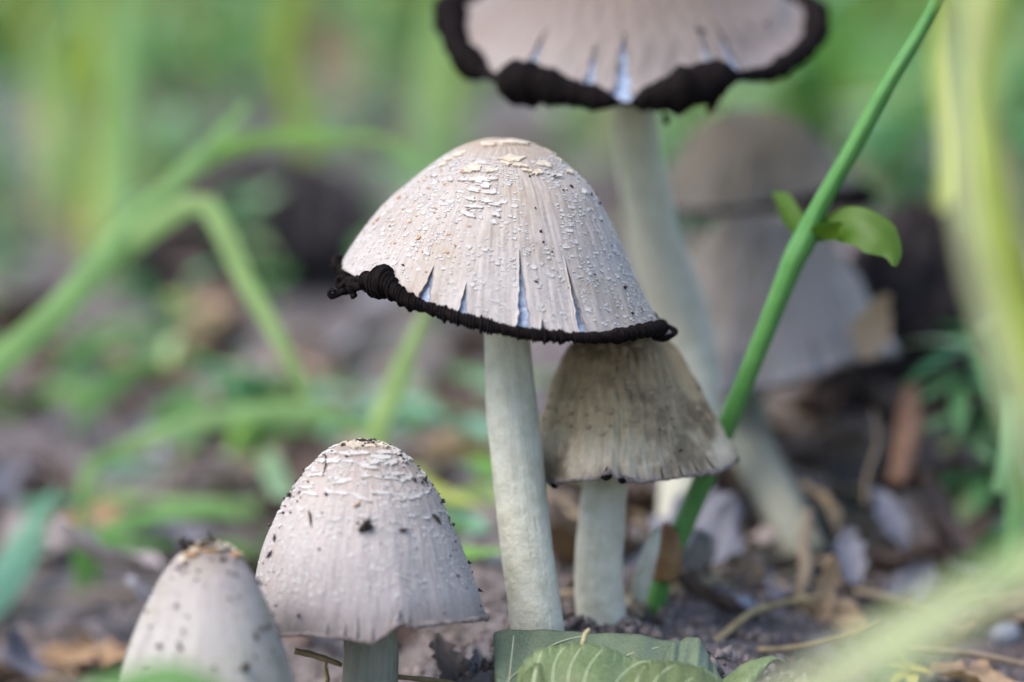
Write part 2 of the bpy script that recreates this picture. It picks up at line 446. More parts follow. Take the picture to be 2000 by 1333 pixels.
def octa(p, r, rnd=random, el=1.0, ax=None):
    D = [(1, 0, 0), (0, 1, 0), (-1, 0, 0), (0, -1, 0), (0, 0, 1), (0, 0, -1)]
    q = Matrix.Rotation(rnd.uniform(0, 6.28), 3, Vector((rnd.gauss(0, 1), rnd.gauss(0, 1), rnd.gauss(0, 1))).normalized())
    V = [np.array(p) + np.array(q @ Vector((d[0] * r * el, d[1] * r, d[2] * r))) * rnd.uniform(.65, 1.25) for d in D]
    return V, [(0, 1, 4), (1, 2, 4), (2, 3, 4), (3, 0, 4), (1, 0, 5), (2, 1, 5), (3, 2, 5), (0, 3, 5)]

def scatter_flecks(C, root, count, trange, size, mat, name, thr=None, k=6, power=1.0, lift=.00015, seed=1, asp=(.5, .9)):
    rnd = random.Random(seed); B = Bag(); n = 0
    while n < count:
        th = rnd.uniform(-math.pi, math.pi); t = trange[0] + (trange[1] - trange[0]) * rnd.random() ** power
        if C.open_at(th, t) or (thr is not None and not thr(th, t, rnd)): continue
        w = rnd.uniform(*size)
        B.add(*C.plate(th, t, w, w * rnd.uniform(*asp), lift, k, .35, .00002, rnd)); n += 1
    V, F = B.arr(); o = part(name, V, F, mat, root, smooth=False); o['kind'] = 'stuff'; return o

def scatter_specks(C, root, count, size, seed, thr=None, t=(.02, 1)):
    rnd = random.Random(seed); B = Bag(); n = 0
    while n < count:
        th = rnd.uniform(-math.pi, math.pi); tt = rnd.uniform(*t)
        if thr is not None and not thr(th, tt, rnd): continue
        p, du, dv, nn = C.frame(th, tt); r = size[0] * (size[1] / size[0]) ** (rnd.random() ** 2.2)
        B.add(*octa(p + nn * r * .4, r, rnd, rnd.choice([1, 1, 1.6, 2.6]))); n += 1
    V, F = B.arr(); o = part('soil_specks', V, F, M['speck'], root, smooth=False); o['kind'] = 'stuff'

def rim_roll(C, root, rad, ridges, mat, a0=-180, a1=180, out_=.2, down=.2, amp=.22, n=1500, m=12, t=1.0, seed=0, name='rolled_rim', squash=1.0):
    """thick rolled edge with one ridge for each gill wound up in it; rad(theta degrees) in metres"""
    th = np.radians(np.linspace(a0, a1, n)); closed = (a1 - a0) >= 360
    if closed: th = th[:-1]; n -= 1
    p, du, dv, nn = C.frame(th, np.full(n, t))
    r = np.array([rad(math.degrees(q)) for q in th])
    ph = np.cumsum(np.full(n, ridges / n * (a1 - a0) / 360)) * math.pi
    ph = ph + 1.2 * np.sin(th * 9 + seed) + .5 * np.sin(th * 31 + seed)
    big = 1 + .08 * np.sin(th * 13 + seed) + .07 * np.sin(th * 29 + 2 * seed) + .06 * np.sin(th * 57)
    kk = np.floor(ph / math.pi).astype(int); rk = np.random.default_rng(seed + 50).normal(0, 1, kk.max() - kk.min() + 2)[kk - kk.min()]
    ridge = (np.abs(np.sin(ph)) ** .55 - .6) * amp * (1 + .25 * rk) + .03 * rk * amp / .3
    cen = p + nn * (r * out_)[:, None] - np.array([0, 0, 1.]) * (r * down)[:, None]
    V = []
    fold = .5 + .5 * np.sin(th * 17 + 3 * seed) * np.sin(th * 7.3 + seed)
    for j in range(m):
        a = 2 * math.pi * j / m
        tw = .25 * np.sin(th * 23) + .12 * np.sin(th * 61 + 1)
        rr = r * big * (1 + ridge * (1 if True else 0))
        V.append(cen + nn * (np.cos(a + tw) * rr * squash * (.75 + .4 * fold))[:, None] + dv * (np.sin(a + tw) * rr * (1 + (.09 if math.sin(a) > .3 else .04) * rk * amp / .34))[:, None])
    V = np.array(V).transpose(1, 0, 2).reshape(-1, 3)
    F = grid_faces(n, m, True)
    if closed: F += [((n - 1) * m + j, (n - 1) * m + (j + 1) % m, (j + 1) % m, j) for j in range(m)]
    else:
        V = np.vstack([V, cen[0], cen[-1]]); k = n * m
        F += [(k, (j + 1) % m, j) for j in range(m)] + [(k + 1, (n - 1) * m + j, (n - 1) * m + (j + 1) % m) for j in range(m)]
    F = [f[::-1] for f in F]
    return part(name, V, F, mat, root)

def stem(root, pts, mat, name='stem', seed=0, n=60, m=28):
    """pts: (px, py, depth, half width in px) from the ground up"""
    P = [pix(a, b, d) for a, b, d, w in pts]; r = [w / 5000 * d for a, b, d, w in pts]
    f = lambda a, s: .03 * np.sin(a * 2 + 5 * s + seed) + .02 * np.sin(a * 5 + 17 * s + seed) + .012 * np.sin(a * 9 + 41 * s)
    V, F, UV = tube(P, r, n, m, f)
    return part(name, V, F, mat, root, uv=UV)

FRONT = lambda th: -math.pi < th < 0

# ---- the main mushroom
def main_mushroom():
    base = pix(1046, 1250, .372)
    root = empty('mushroom', base, 'tall pale bell mushroom with black ridged rim and blue slits', 'mushroom', 'mushrooms of the cluster')
    stem(root, [(1054, 1330, .371, 54), (1050, 1240, .371, 54), (1036, 1120, .372, 52), (1018, 980, .3735, 51), (1003, 830, .3745, 50), (993, 700, .375, 45), (988, 560, .375, 42), (985, 380, .375, 36)], M['stem'], n=90, seed=1)
    d = .375
    C = Cap(pix(985, 271, d), pix(668, 520, d), pix(1284, 636, d), pix(1004, 649, d - .0235),
            [(.17, .02), (.354, .126), (.57, .336), (.754, .546), (.908, .80), (1, 1)],
            [(.17, .018), (.35, .100), (.55, .243), (.683, .432), (.783, .62), (.883, .81), (1, 1)],
            dz=[(0, 0), (90, -.002), (180, 0), (205, .0005), (222, .0022), (232, .0008), (250, .0003), (270, 0), (300, .0008), (325, .0016), (345, .0010)],
            lob=(.012, 6), seed=2)
    C.build(root, M['cap_main'], slits=[(-122, .80, .042), (-108, .84, .030), (-86.5, .66, .042), (-80, .93, .022), (-65, .68, .034), (-98, .96, .012), (-73, .965, .01), (-45, .96, .012), (60, .75, .03), (120, .8, .03), (160, .8, .02)], nth=420, nt=120)
    # black rolled rim, thick flap at the left front
    def rad(a):
        a = a % 360
        return .001 * np.interp(a, [0, 40, 180, 206, 212, 219, 226, 236, 250, 262, 275, 300, 320, 340, 352, 360],
                                [.8, .8, .5, .45, 1.2, 2.05, 1.35, .95, .88, 1.0, .82, .80, .86, 1.0, .8, .8])
    rim_roll(C, root, rad, 340, M['ink'], -157, 186, out_=.25, down=.15, amp=.30, n=3000, m=14, seed=1)
    # shreds curling off the left tip
    rnd = random.Random(4)
    def curl(pts, r):
        V, F, UV = tube([pix(*q) for q in pts], r, 26, 8, lambda a, s: .25 * np.sin(3 * a + 20 * s))
        part('rim_shred', V, F, M['ink'], root)
    curl([(725, 560, .3655), (700, 556, .367), (680, 566, .367), (662, 574, .3665), (648, 580, .366), (643, 573, .366), (648, 567, .3655), (655, 570, .365)], [.0009, .0008, .0006, .0005, .0004, .0003, .0003, .0002])
    curl([(700, 552, .367), (680, 550, .368), (664, 560, .3685), (657, 552, .3685), (659, 544, .3685), (664, 543, .368)], [.0008, .0007, .0005, .0003, .00025, .0002])
    curl([(690, 556, .366), (686, 566, .3655), (692, 576, .3655), (688, 580, .365)], [.0006, .0006, .0004, .0004])
    curl([(715, 548, .366), (702, 560, .365), (688, 558, .3655), (676, 552, .366), (668, 560, .3665)], [.0007, .0007, .0006, .0005, .0003])
    curl([(668, 535, .374), (660, 523, .3745), (656, 510, .375), (662, 503, .376), (672, 505, .377)], [.0005, .0009, .0008, .0005, .0003])
    curl([(676, 548, .371), (670, 540, .372), (664, 530, .373)], [.0009, .0010, .0006])
    # turned-out tip at the right
    V, F, UV = tube([pix(1280, 655, .373), pix(1296, 661, .372), pix(1312, 656, .372), pix(1319, 649, .3725), pix(1312, 643, .3735), pix(1296, 637, .375), pix(1286, 640, .376)], [.0009, .0006, .0004, .00045, .0005, .0005, .0004], 40, 8)
    part('rim_shred', V, F, M['ink'], root)
    V, F, UV = tube([pix(1284, 650, .3735), pix(1298, 650, .3735), pix(1314, 649, .3732)], [.0009, .0006, .0002], 14, 8)
    part('rim_tip', V, F, M['scale_pale'], root)
    V, F, UV = tube([pix(1283, 636, .376), pix(1279, 622, .3775), pix(1276, 612, .378)], [.0006, .0006, .0003], 10, 8)
    part('rim_shred', V, F, M['ink'], root)
    # crown patches: told apart one by one
    rnd = random.Random(11)
    def at_pixel(px, py):
        best = None
        for th in np.linspace(-math.pi, 0.2, 240):
            ts = np.linspace(.0, 1, 90); p = C.P(np.full(90, th), ts) - CAM
            dd = p @ FWD; X = 1000 + p[:, 0] / dd * 5000; Y = 666.5 - (p @ UP) / dd * 5000
            e = (X - px) ** 2 + (Y - py) ** 2; k = e.argmin()
            if best is None or e[k] < best[0]: best = (e[k], th, ts[k])
        return best[1], best[2]
    big = [(985, 277, 74, 40), (955, 282, 30, 20), (1018, 279, 34, 22), (1003, 312, 46, 26), (990, 318, 22, 22), (1012, 324, 30, 14), (926, 327, 30, 26), (914, 332, 20, 18), (957, 333, 24, 14),
           (1062, 322, 32, 20), (1048, 336, 26, 16), (1075, 298, 36, 20), (1090, 312, 24, 14), (1110, 335, 26, 14), (895, 304, 30, 24), (880, 310, 22, 18), (865, 322, 22, 14), (1085, 345, 26, 12),
           (935, 350, 40, 16), (945, 362, 26, 16), (962, 350, 18, 10), (905, 352, 24, 10), (960, 375, 22, 14), (925, 372, 26, 12), (918, 390, 22, 12), (1030, 335, 20, 10),
           (950, 392, 26, 10), (966, 400, 22, 12), (930, 405, 34, 10), (915, 420, 26, 12), (968, 418, 20, 10), (880, 350, 18, 9), (850, 345, 18, 9), (1140, 375, 22, 10)]
    for x, y, w, h in big:
        th, t = at_pixel(x, y)
        V, F = C.plate(th, max(t, .012), w * .000075, h * .000075, .00022, 15, .42, .00012, rnd)
        part('scale', V, F, M['scale'] if y < 345 else M['scale_pale'], root, smooth=False)
    for i in range(170):
        th = rnd.uniform(-math.pi, 0); t = rnd.uniform(.25, .95)
        if C.open_at(th, t) or (-80 < math.degrees(th) < -62 and t < .6): continue
        w = rnd.uniform(8, 17) * .000075
        V, F = C.plate(th, t, w, w * rnd.uniform(.45, .8), .00010, 9, .4, .00003, rnd)
        part('scale', V, F, M['scale_pale'], root, smooth=False)
    dens = lambda th, t, q: (vnoise(th * 5, t * 7, 5) > q.uniform(-1.0, .5)) and not (-82 < math.degrees(th) < -62 and t < .62)
    scatter_flecks(C, root, 4600, (.22, .98), (.00022, .0007), M['scale_pale'], 'scale_flecks', dens, lift=.00007, seed=3)
    left = lambda th, t, q: -178 < math.degrees(th) < -105
    scatter_flecks(C, root, 60, (.3, .85), (.0003, .0008), M['tan'], 'tan_flecks', left, seed=5)
    right = lambda th, t, q: -75 < math.degrees(th) < 30 or q.random() < .15
    scatter_specks(C, root, 60, (.00013, .00038), 6, right, (.3, .98))
    return root, C
main_mushroom()

# ---- bell mushroom, lower left
def bell_mushroom():
    d = .3585
    root = empty('mushroom', pix(722, 1420, d), 'low bell mushroom with cream crown scales and dark soil specks', 'mushroom', 'mushrooms of the cluster')
    stem(root, [(722, 1450, d, 54), (723, 1330, d, 53), (724, 1230, d, 51), (722, 1100, d, 48), (715, 950, d, 40)], M['stem_shaded'], seed=3)
    C = Cap(pix(708, 863, d), pix(497, 1232, d), pix(952, 1205, d), pix(720, 1240, d - .0165),
            [(.16, .010), (.30, .04), (.45, .10), (.63, .225), (.77, .36), (.88, .5), (.96, .66), (.995, .82), (1, 1)],
            [(.16, .012), (.28, .045), (.39, .10), (.574, .245), (.676, .39), (.775, .547), (.853, .69), (.93, .84), (1, 1)],
            dz=[(0, 0), (90, 0), (180, 0), (240, .0003), (262, -.0006), (272, -.0012), (281, .0006), (286, .0014), (291, .0006), (310, .0006), (340, .0004)], lob=(.010, 7), seed=5)
    C.build(root, M['cap_bell'], slits=[(-101, .93, .012), (-95, .90, .010), (-88, .93, .010), (-75, .93, .035), (-71, .95, .02), (-110, .94, .01), (60, .9, .03), (140, .9, .03)], nth=400, nt=110)
    def rad(a):
        a = a % 360
        return .001 * np.interp(a, [0, 180, 240, 275, 282, 286, 292, 320, 345, 360], [.35, .3, .32, .28, .5, .22, .45, .32, .5, .35])
    rim_roll(C, root, rad, 260, M['ink_edge'], -180, 180, out_=-.2, down=-.1, amp=.2, n=1600, m=10, seed=3, name='turned_in_rim')
    rnd = random.Random(21)
    # ragged rings of scales near the crown, then looser ones
    for t, cnt, w, h in ((.03, 5, 40, 30), (.10, 9, 42, 24), (.17, 13, 44, 20), (.25, 16, 46, 16), (.33, 20, 42, 12), (.42, 24, 38, 9), (.52, 26, 30, 8)):
        for i in range(cnt):
            th = -math.pi + 2 * math.pi * (i + rnd.uniform(-.35, .35)) / cnt
            w2 = w * rnd.uniform(.5, 1.1) * .000072
            V, F = C.plate(th, t + rnd.uniform(-.025, .025), w2, h * rnd.uniform(.6, 1.1) * .000075, .00022 if t < .3 else .00014, 15, .45, .0001 if t < .3 else .00005, rnd)
            part('scale', V, F, M['scale'] if t < .15 else M['scale_pale'], root, smooth=False)
    scatter_flecks(C, root, 2200, (.2, .88), (.00025, .0009), M['scale_pale'], 'scale_flecks', lambda th, t, q: vnoise(th * 6, t * 8, 9) > q.uniform(-.9, .7), lift=.00007, seed=13)
    edge = lambda th, t, q: abs(math.degrees(th)) < 40 or abs(math.degrees(th)) > 150 or q.random() < .35
    scatter_specks(C, root, 260, (.0001, .00042), 16, edge, (.0, .99))
    scatter_specks(C, root, 40, (.00018, .00045), 17, None, (.0, .05))
    return C
CB = bell_mushroom()

# ---- egg-shaped young mushroom, front left
def egg_mushroom():
    d = .338
    root = empty('mushroom', pix(403, 1440, d), 'egg shaped young mushroom with smooth dirt spotted cap', 'mushroom', 'mushrooms of the cluster')
    stem(root, [(403, 1700, d, 60), (403, 1500, d, 62), (403, 1250, d, 55)], M['stem_shaded'], seed=4)
    C = Cap(pix(412, 1062, d), pix(212, 1440, d), pix(590, 1440, d), pix(402, 1475, d - .0125),
            [(.2, .02), (.36, .075), (.54, .22), (.72, .42), (.86, .63), (.96, .84), (1, 1)],
            [(.2, .02), (.38, .08), (.56, .22), (.74, .42), (.88, .63), (.97, .84), (1, 1)], lob=(.006, 5), seed=8)
    C.build(root, M['cap_egg'], nth=260, nt=80, rough=.00003)
    rim_roll(C, root, lambda a: .0007, 200, M['ink_edge'], -180, 180, n=800, m=8, name='turned_in_rim', amp=.1)
    rnd = random.Random(31)
    for i in range(44):
        th = rnd.uniform(-math.pi, math.pi); t = .01 + .20 * rnd.random() ** 1.2; w = rnd.uniform(12, 30) * .000068
        V, F = C.plate(th, t, w, w * rnd.uniform(.5, .9), .0004, 11, .35, .00015, rnd)
        part('scale', V, F, M['scale'] if i % 3 else M['tan'], root, smooth=False)
    scatter_specks(C, root, 420, (.00008, .00046), 26, None, (.02, 1))
    scatter_specks(C, root, 60, (.0002, .0006), 27, None, (.0, .10))
    return C
CE = egg_mushroom()

# ---- brown cone behind the main stem
def brown_mushroom():
    d = .386
    root = empty('mushroom', pix(1172, 1235, d), 'brown mottled cone mushroom with ragged edge under the larger cap', 'mushroom', 'mushrooms of the cluster')
    stem(root, [(1176, 1300, d, 50), (1174, 1225, d, 50), (1170, 1120, d, 49), (1176, 1000, d, 46), (1188, 900, d, 43), (1196, 760, d, 38)], M['stem'], seed=6)
    C = Cap(pix(1196, 640, d), pix(1030, 905, d), pix(1442, 900, d), pix(1222, 938, d - .0150),
            [(.25, .03), (.45, .10), (.62, .28), (.75, .5), (.88, .76), (1, 1)],
            [(.25, .02), (.42, .08), (.58, .28), (.72, .5), (.86, .76), (1, 1)],
            dz=[(0, .0006), (90, 0), (180, 0), (212, -.0006), (225, -.0014), (232, -.0006), (255, .0003), (262, .0012), (268, .0002), (280, -.0004), (300, 0), (330, .0002)], lob=(.02, 5), seed=11)
    C.build(root, M['cap_brown'], slits=[(-100, .95, .02), (-70, .93, .012), (-60, .92, .012), (-50, .92, .015), (-40, .9, .02)], nth=320, nt=90, rough=.0003)
    rim_roll(C, root, lambda a: .001 * (.38 + .15 * math.sin(R(a) * 7)), 220, M['ink_edge'], -180, 180, out_=-.4, down=-.2, amp=.3, n=1300, m=8, seed=5, name='ragged_rim')
    rnd = random.Random(5)
    for a, w in ((-103, .0016), (-94, .0012), (-135, .0009), (-3, .0012)):
        p = C.P(R(a), 1.0); q = C.P(R(a) + w / .015, 1.0)
        V, F, UV = tube([p, (p + q) / 2 - np.array([0, 0, .0003]), q], [.0003, .0006, .0002], 10, 8)
        part('rim_shred', V, F, M['ink'], root)
    scatter_flecks(C, root, 420, (.1, .8), (.0004, .0013), M['brown_scale'], 'scale_flecks', None, lift=.00015, seed=33)
    scatter_specks(C, root, 60, (.0001, .0003), 36, None, (.3, 1))
brown_mushroom()

# ---- tall mushroom with the opened flat cap
def flat_mushroom():
    d = .432
    root = empty('mushroom', pix(1330, 1010, .442), 'tallest mushroom with flattened cap and thick black rolled rim', 'mushroom', 'mushrooms of the cluster')
    stem(root, [(1322, 1080, .440, 48), (1332, 1000, .442, 50), (1348, 880, .444, 53), (1352, 760, .445, 56), (1330, 640, .444, 58), (1284, 480, .438, 52), (1252, 330, .434, 46), (1238, 215, .432, 42), (1230, 60, .432, 38)], M['stem'], seed=8, n=80)
    C = Cap(pix(1225, -95, d), pix(885, 62, d), pix(1590, 62, d), pix(1225, 188, d - .029),
            [(.2, .04), (.4, .14), (.6, .33), (.8, .62), (.92, .86), (1, 1)],
            [(.2, .03), (.4, .12), (.6, .30), (.8, .60), (.92, .86), (1, 1)],
            dz=[(0, .003), (30, .0), (90, -.004), (150, .0), (180, .003), (205, .0002), (225, -.0004), (245, .0006), (263, -.0006), (270, -.0012), (276, -.0004), (300, .0016), (318, .0), (340, .0018)], lob=(.02, 4), seed=3)
    C.build(root, M['cap_flat'], slits=[(-123, .66, .055), (-102, .72, .040), (-91.5, .64, .060), (-62, .6, .03), (-54, .6, .04), (60, .6, .04), (130, .7, .04)], nth=360, nt=90, rough=.00012)
    def rad(a):
        a = a % 360
        return .001 * np.interp(a, [0, 90, 150, 175, 195, 215, 222, 226, 232, 238, 250, 258, 264, 268, 271, 276, 284, 294, 301, 305, 312, 325, 345, 360],
                                [2.0, 1.8, 2.2, 2.5, 2.5, 2.2, .8, .8, 3.0, 3.3, 2.8, 2.1, 1.6, .3, .3, 2.4, 3.5, 3.3, 2.2, .9, 1.2, 1.6, 2.0, 2.0])
    rim_roll(C, root, rad, 260, M['ink'], -180, 180, out_=.25, down=.1, amp=.12, n=1800, m=14, seed=4)
    V, F, UV = tube([pix(1400, 180, .41), pix(1392, 200, .41), pix(1385, 218, .409)], [.0012, .001, .0005], 10, 8)
    part('rim_shred', V, F, M['ink'], root)
    V, F, UV = tube([pix(1298, 222, .407), pix(1300, 236, .407), pix(1302, 243, .407)], [.0003, .0006, .0004], 10, 8)
    part('rim_shred', V, F, M['ink'], root)
    scatter_specks(C, root, 14, (.0003, .0007), 46, None, (.2, .9))
flat_mushroom()

# ---- the two rear mushrooms
def rear_mushrooms():
    d = .50
    root = empty('mushroom', pix(1445, 900, d), 'shaded grey mushroom with black edged cap behind the tall stem', 'mushroom', 'mushrooms of the cluster')
    stem(root, [(1440, 930, d, 46), (1440, 700, d, 44), (1452, 420, d, 40), (1460, 300, d, 34)], M['stem_shaded'], seed=9)
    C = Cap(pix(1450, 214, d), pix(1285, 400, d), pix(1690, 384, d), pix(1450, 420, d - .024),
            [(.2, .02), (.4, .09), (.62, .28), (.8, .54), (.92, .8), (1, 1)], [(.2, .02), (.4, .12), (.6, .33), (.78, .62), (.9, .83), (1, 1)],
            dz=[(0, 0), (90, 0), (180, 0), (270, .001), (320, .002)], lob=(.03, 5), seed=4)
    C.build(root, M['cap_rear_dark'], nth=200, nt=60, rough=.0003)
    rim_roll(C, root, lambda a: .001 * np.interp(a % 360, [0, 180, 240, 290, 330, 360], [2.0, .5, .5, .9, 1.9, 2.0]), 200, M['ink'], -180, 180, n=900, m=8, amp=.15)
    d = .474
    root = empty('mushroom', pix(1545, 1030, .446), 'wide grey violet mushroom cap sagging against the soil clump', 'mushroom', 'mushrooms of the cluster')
    stem(root, [(1575, 1090, .442, 44), (1540, 1020, .446, 45), (1480, 900, .458, 44), (1455, 800, .468, 42), (1480, 650, .473, 38), (1490, 560, d, 34)], M['stem_shaded'], seed=10)
    C = Cap(pix(1470, 418, d), pix(1270, 742, d), pix(1740, 680, d), pix(1510, 756, d - .022),
            [(.2, .02), (.4, .09), (.62, .3), (.8, .56), (.92, .8), (1, 1)], [(.2, .02), (.4, .08), (.6, .26), (.78, .52), (.9, .77), (1, 1)],
            dz=[(0, 0), (90, 0), (180, 0), (225, -.001), (270, 0), (300, .002), (330, .001)], lob=(.03, 6), seed=9)
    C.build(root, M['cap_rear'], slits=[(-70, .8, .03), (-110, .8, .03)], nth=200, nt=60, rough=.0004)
    rim_roll(C, root, lambda a: .0006, 200, M['ink_edge'], -180, 180, n=900, m=8, amp=.2, name='ragged_rim')
rear_mushrooms()

# ------------------------------------------------------------------ debris lying on the caps (largest pieces)
def cap_point(C, px, py):
    best = None
    for th in np.linspace(-math.pi, 0.3, 200):
        ts = np.linspace(0, 1, 120); p = C.P(np.full(120, th), ts) - CAM
        dd = p @ FWD; e = (1000 + p[:, 0] / dd * 5000 - px) ** 2 + (666.5 - (p @ UP) / dd * 5000 - py) ** 2; k = e.argmin()
        if best is None or e[k] < best[0]: best = (e[k], th, ts[k])
    return C.frame(best[1], best[2])
def spiky_crumb(C, px, py, size, label, spikes=9, seed=0):
    rnd = random.Random(seed); p, du, dv, n = cap_point(C, px, py); B = Bag(); c = p + n * size * .45
    for i in range(7): B.add(*octa(c + np.array([rnd.gauss(0, 1) for _ in range(3)]) * size * .22, size * rnd.uniform(.25, .45), rnd))
    for i in range(spikes):
        dr = nrm(np.array([rnd.gauss(0, 1) for _ in range(3)]) + n * .5); e = c + dr * size * rnd.uniform(.7, 1.15)
        V, F, _ = tube([c, (c + e) / 2, e], [size * .13, size * .09, size * .02], 5, 5); B.add(V, F)
    V, F = B.arr(); o = link('soil_crumb', mesh('soil_crumb', V - c, F, False), M['speck']); o.location = tuple(c)
    tag(o, label, 'soil crumb')
spiky_crumb(CB, 716, 1034, .0015, 'black spiky crumb stuck on the face of the low bell cap', 8, 1)
spiky_crumb(CE, 360, 1072, .0015, 'black star shaped crumb beside the crown of the egg shaped cap', 12, 2)
spiky_crumb(CE, 478, 1302, .0013, 'dark oval crumb low on the egg shaped cap', 2, 3)
spiky_crumb(CB, 570, 968, .0007, 'small black grain on the shoulder of the low bell cap', 2, 4)
def needle(C, pts, r, label, mat):
    P = []
    for x, y in pts:
        p, du, dv, n = cap_point(C, x, y); P.append(p + n * r * 1.3)
    P = np.array(P); V, F, _ = tube(P, [r * .5] + [r] * (len(P) - 2) + [r * .3], 16, 6)
    o = link('plant_fibre', mesh('plant_fibre', V - P[0], F), mat); o.location = tuple(P[0]); tag(o, label, 'plant fibre')
needle(CB, [(628, 888), (637, 892), (636, 912), (631, 932)], .00013, 'hooked black fibre near the crown of the low bell cap', M['speck'])
needle(CB, [(604, 998), (606, 1012), (610, 1030)], .00018, 'straight dark fibre on the left flank of the low bell cap', M['speck'])
needle(CB, [(690, 992), (697, 987), (704, 981)], .00020, 'short rusty brown fibre above the black crumb', M['tan'])
needle(CB, [(846, 1010), (852, 1018), (857, 1026)], .00026, 'thick dark fibre on the right flank of the low bell cap', M['speck'])
needle(CB, [(524, 1090), (530, 1084), (534, 1076)], .0002, 'bent dark fibre on the left edge of the low bell cap', M['speck'])

# ------------------------------------------------------------------ plants
def blade_mesh(P, width, n=26, roll=0.0, fold=.25, taper=(.55, 1, .9, .04)):
    """strip along P; width in metres; V-folded along its midrib"""
    Q = spline(P, n); T = nrm(np.gradient(Q, axis=0)); V = []; UV = []
    for i in range(n):
        s = i / (n - 1); view = nrm(Q[i] - CAM)
        side = np.cross(T[i], view)
        if np.linalg.norm(side) < .05: side = np.cross(T[i], [0, 0, 1.])
        side = nrm(side); nn = np.cross(side, T[i]); a = roll + .5 * s * roll
        sd = side * math.cos(a) + nn * math.sin(a); nn = np.cross(sd, T[i])
        w = width * .5 * np.interp(s, [0, .3, .7, 1], taper)
        for k, u in enumerate((-1, -.5, 0, .5, 1)): V.append(Q[i] + sd * w * u + nn * w * fold * (abs(u) - .5)); UV.append((k / 4, s))
    return np.array(V), grid_faces(n, 5), UV

def grass(pts, width, label, mat='grass', roll=.2, to_ground=True, group=None, fold=.25, taper=(.6, 1, .9, .05), name='grass_shoot'):
    """pts: (px, py, depth) from root to tip"""
    P = []
    for x_, y_, d_ in pts:
        q = pix(x_, y_, d_)
        while to_ground and q[2] < float(height(q[0], q[1])) + .002 and d_ > .36: d_ *= .99; q = pix(x_, y_, d_)
        P.append(q)
    if to_ground:
        g = P[0].copy(); z = float(height(g[0], g[1]))
        if g[2] > z + .004: g = g + (P[0] - P[1]) * .15; g[2] = float(height(g[0], g[1])) - .002; P = [g] + P
    P = np.array(P); V, F, UV = blade_mesh(P, width, 30, roll, fold, taper)
    o = link(name, mesh(name, V - P[0], F, uv=UV), M[mat]); o.location = tuple(P[0])
    return tag(o, label, 'grass', group)

# ---- green stalk with leaves and a reddish sheath
def green_plant():
    d = .392
    base = pix(1276, 1215, .398)
    root = empty('leafy_plant', base, 'slanting green plant stalk with curled oval leaf crossing before the rear caps', 'plant')
    pts = [(1272, 1235, .399, 20), (1288, 1150, .398, 22), (1325, 1050, .397, 23), (1372, 940, .396, 23), (1420, 830, .394, 22), (1474, 700, .391, 21), (1520, 585, .389, 22), (1552, 505, .388, 25), (1572, 468, .388, 27), (1600, 405, .387, 20), (1660, 300, .385, 19), (1735, 165, .383, 17), (1800, 60, .382, 15), (1870, -70, .38, 14)]
    P = [pix(a, b, c) for a, b, c, w in pts]; r = [w * .9 / 5000 * c for a, b, c, w in pts]
    m, t, b, o_ = new_mat('plant_stalk')
    ob = N(t, 'TexCoord').outputs['Object']; f = noise(t, ob, 160, 4, .6)
    vec, uv = uvscale(t, 14, 1); fib = noise(t, vec, 1, 3, .5)
    col = mixc(t, ramp(t, [(.35, (0, 0, 0)), (.7, (1, 1, 1))], f), (.045, .16, .03), (.075, .21, .045))
    col = mixc(t, ramp(t, [(.45, (0, 0, 0)), (.7, (.4, .4, .4))], fib), col, (.11, .25, .075))
    t.links.new(col, b.inputs['Base Color']); b.inputs['Roughness'].default_value = .5; b.inputs['Specular IOR Level'].default_value = .3; sss(b, .1, (.4, 1, .3), .001)
    bump(t, b, fib, .0005, .7, bump(t, b, f, .0006, .5))
    V, F, UV = tube(P, r, 110, 16, lambda a, s: .03 * np.sin(6 * a) + .02 * np.sin(a + 14 * s)); part('stalk', V, F, m, root, uv=UV)
    def leaf(pts, width, roll, name='leaf', mat='plant', taper=(.3, .9, 1, .12)):
        Pp = np.array([pix(*q) for q in pts]); V, F, UV = blade_mesh(Pp, width, 26, roll, .3, taper); return part(name, V, F, M[mat], root, uv=UV)
    leaf([(1590, 462, .388), (1630, 442, .386), (1675, 440, .383), (1715, 462, .381), (1742, 492, .380), (1748, 520, .379)], .0064, .25)
    leaf([(1585, 470, .389), (1602, 460, .386), (1622, 448, .384), (1645, 436, .383)], .0036, -.5)
    leaf([(1572, 455, .39), (1550, 430, .394), (1528, 400, .397), (1508, 378, .40)], .0042, .5)
    # sheath at the foot
    V, F, UV = tube([pix(1296, 1135, .396), pix(1302, 1095, .396), pix(1306, 1050, .396), pix(1298, 1022, .395)], [.0018, .0023, .0018, .0004], 20, 12)
    part('sheath', V, F, simple('red_brown_sheath', (.16, .07, .03), (.22, .13, .05), 300, .6, .0003), root)
    V, F, UV = tube([pix(1246, 1172, .392), pix(1258, 1120, .391), pix(1276, 1060, .391), pix(1286, 1028, .392)], [.0012, .0015, .0011, .0003], 20, 10)
    part('side_shoot', V, F, M['stem'], root)
green_plant()

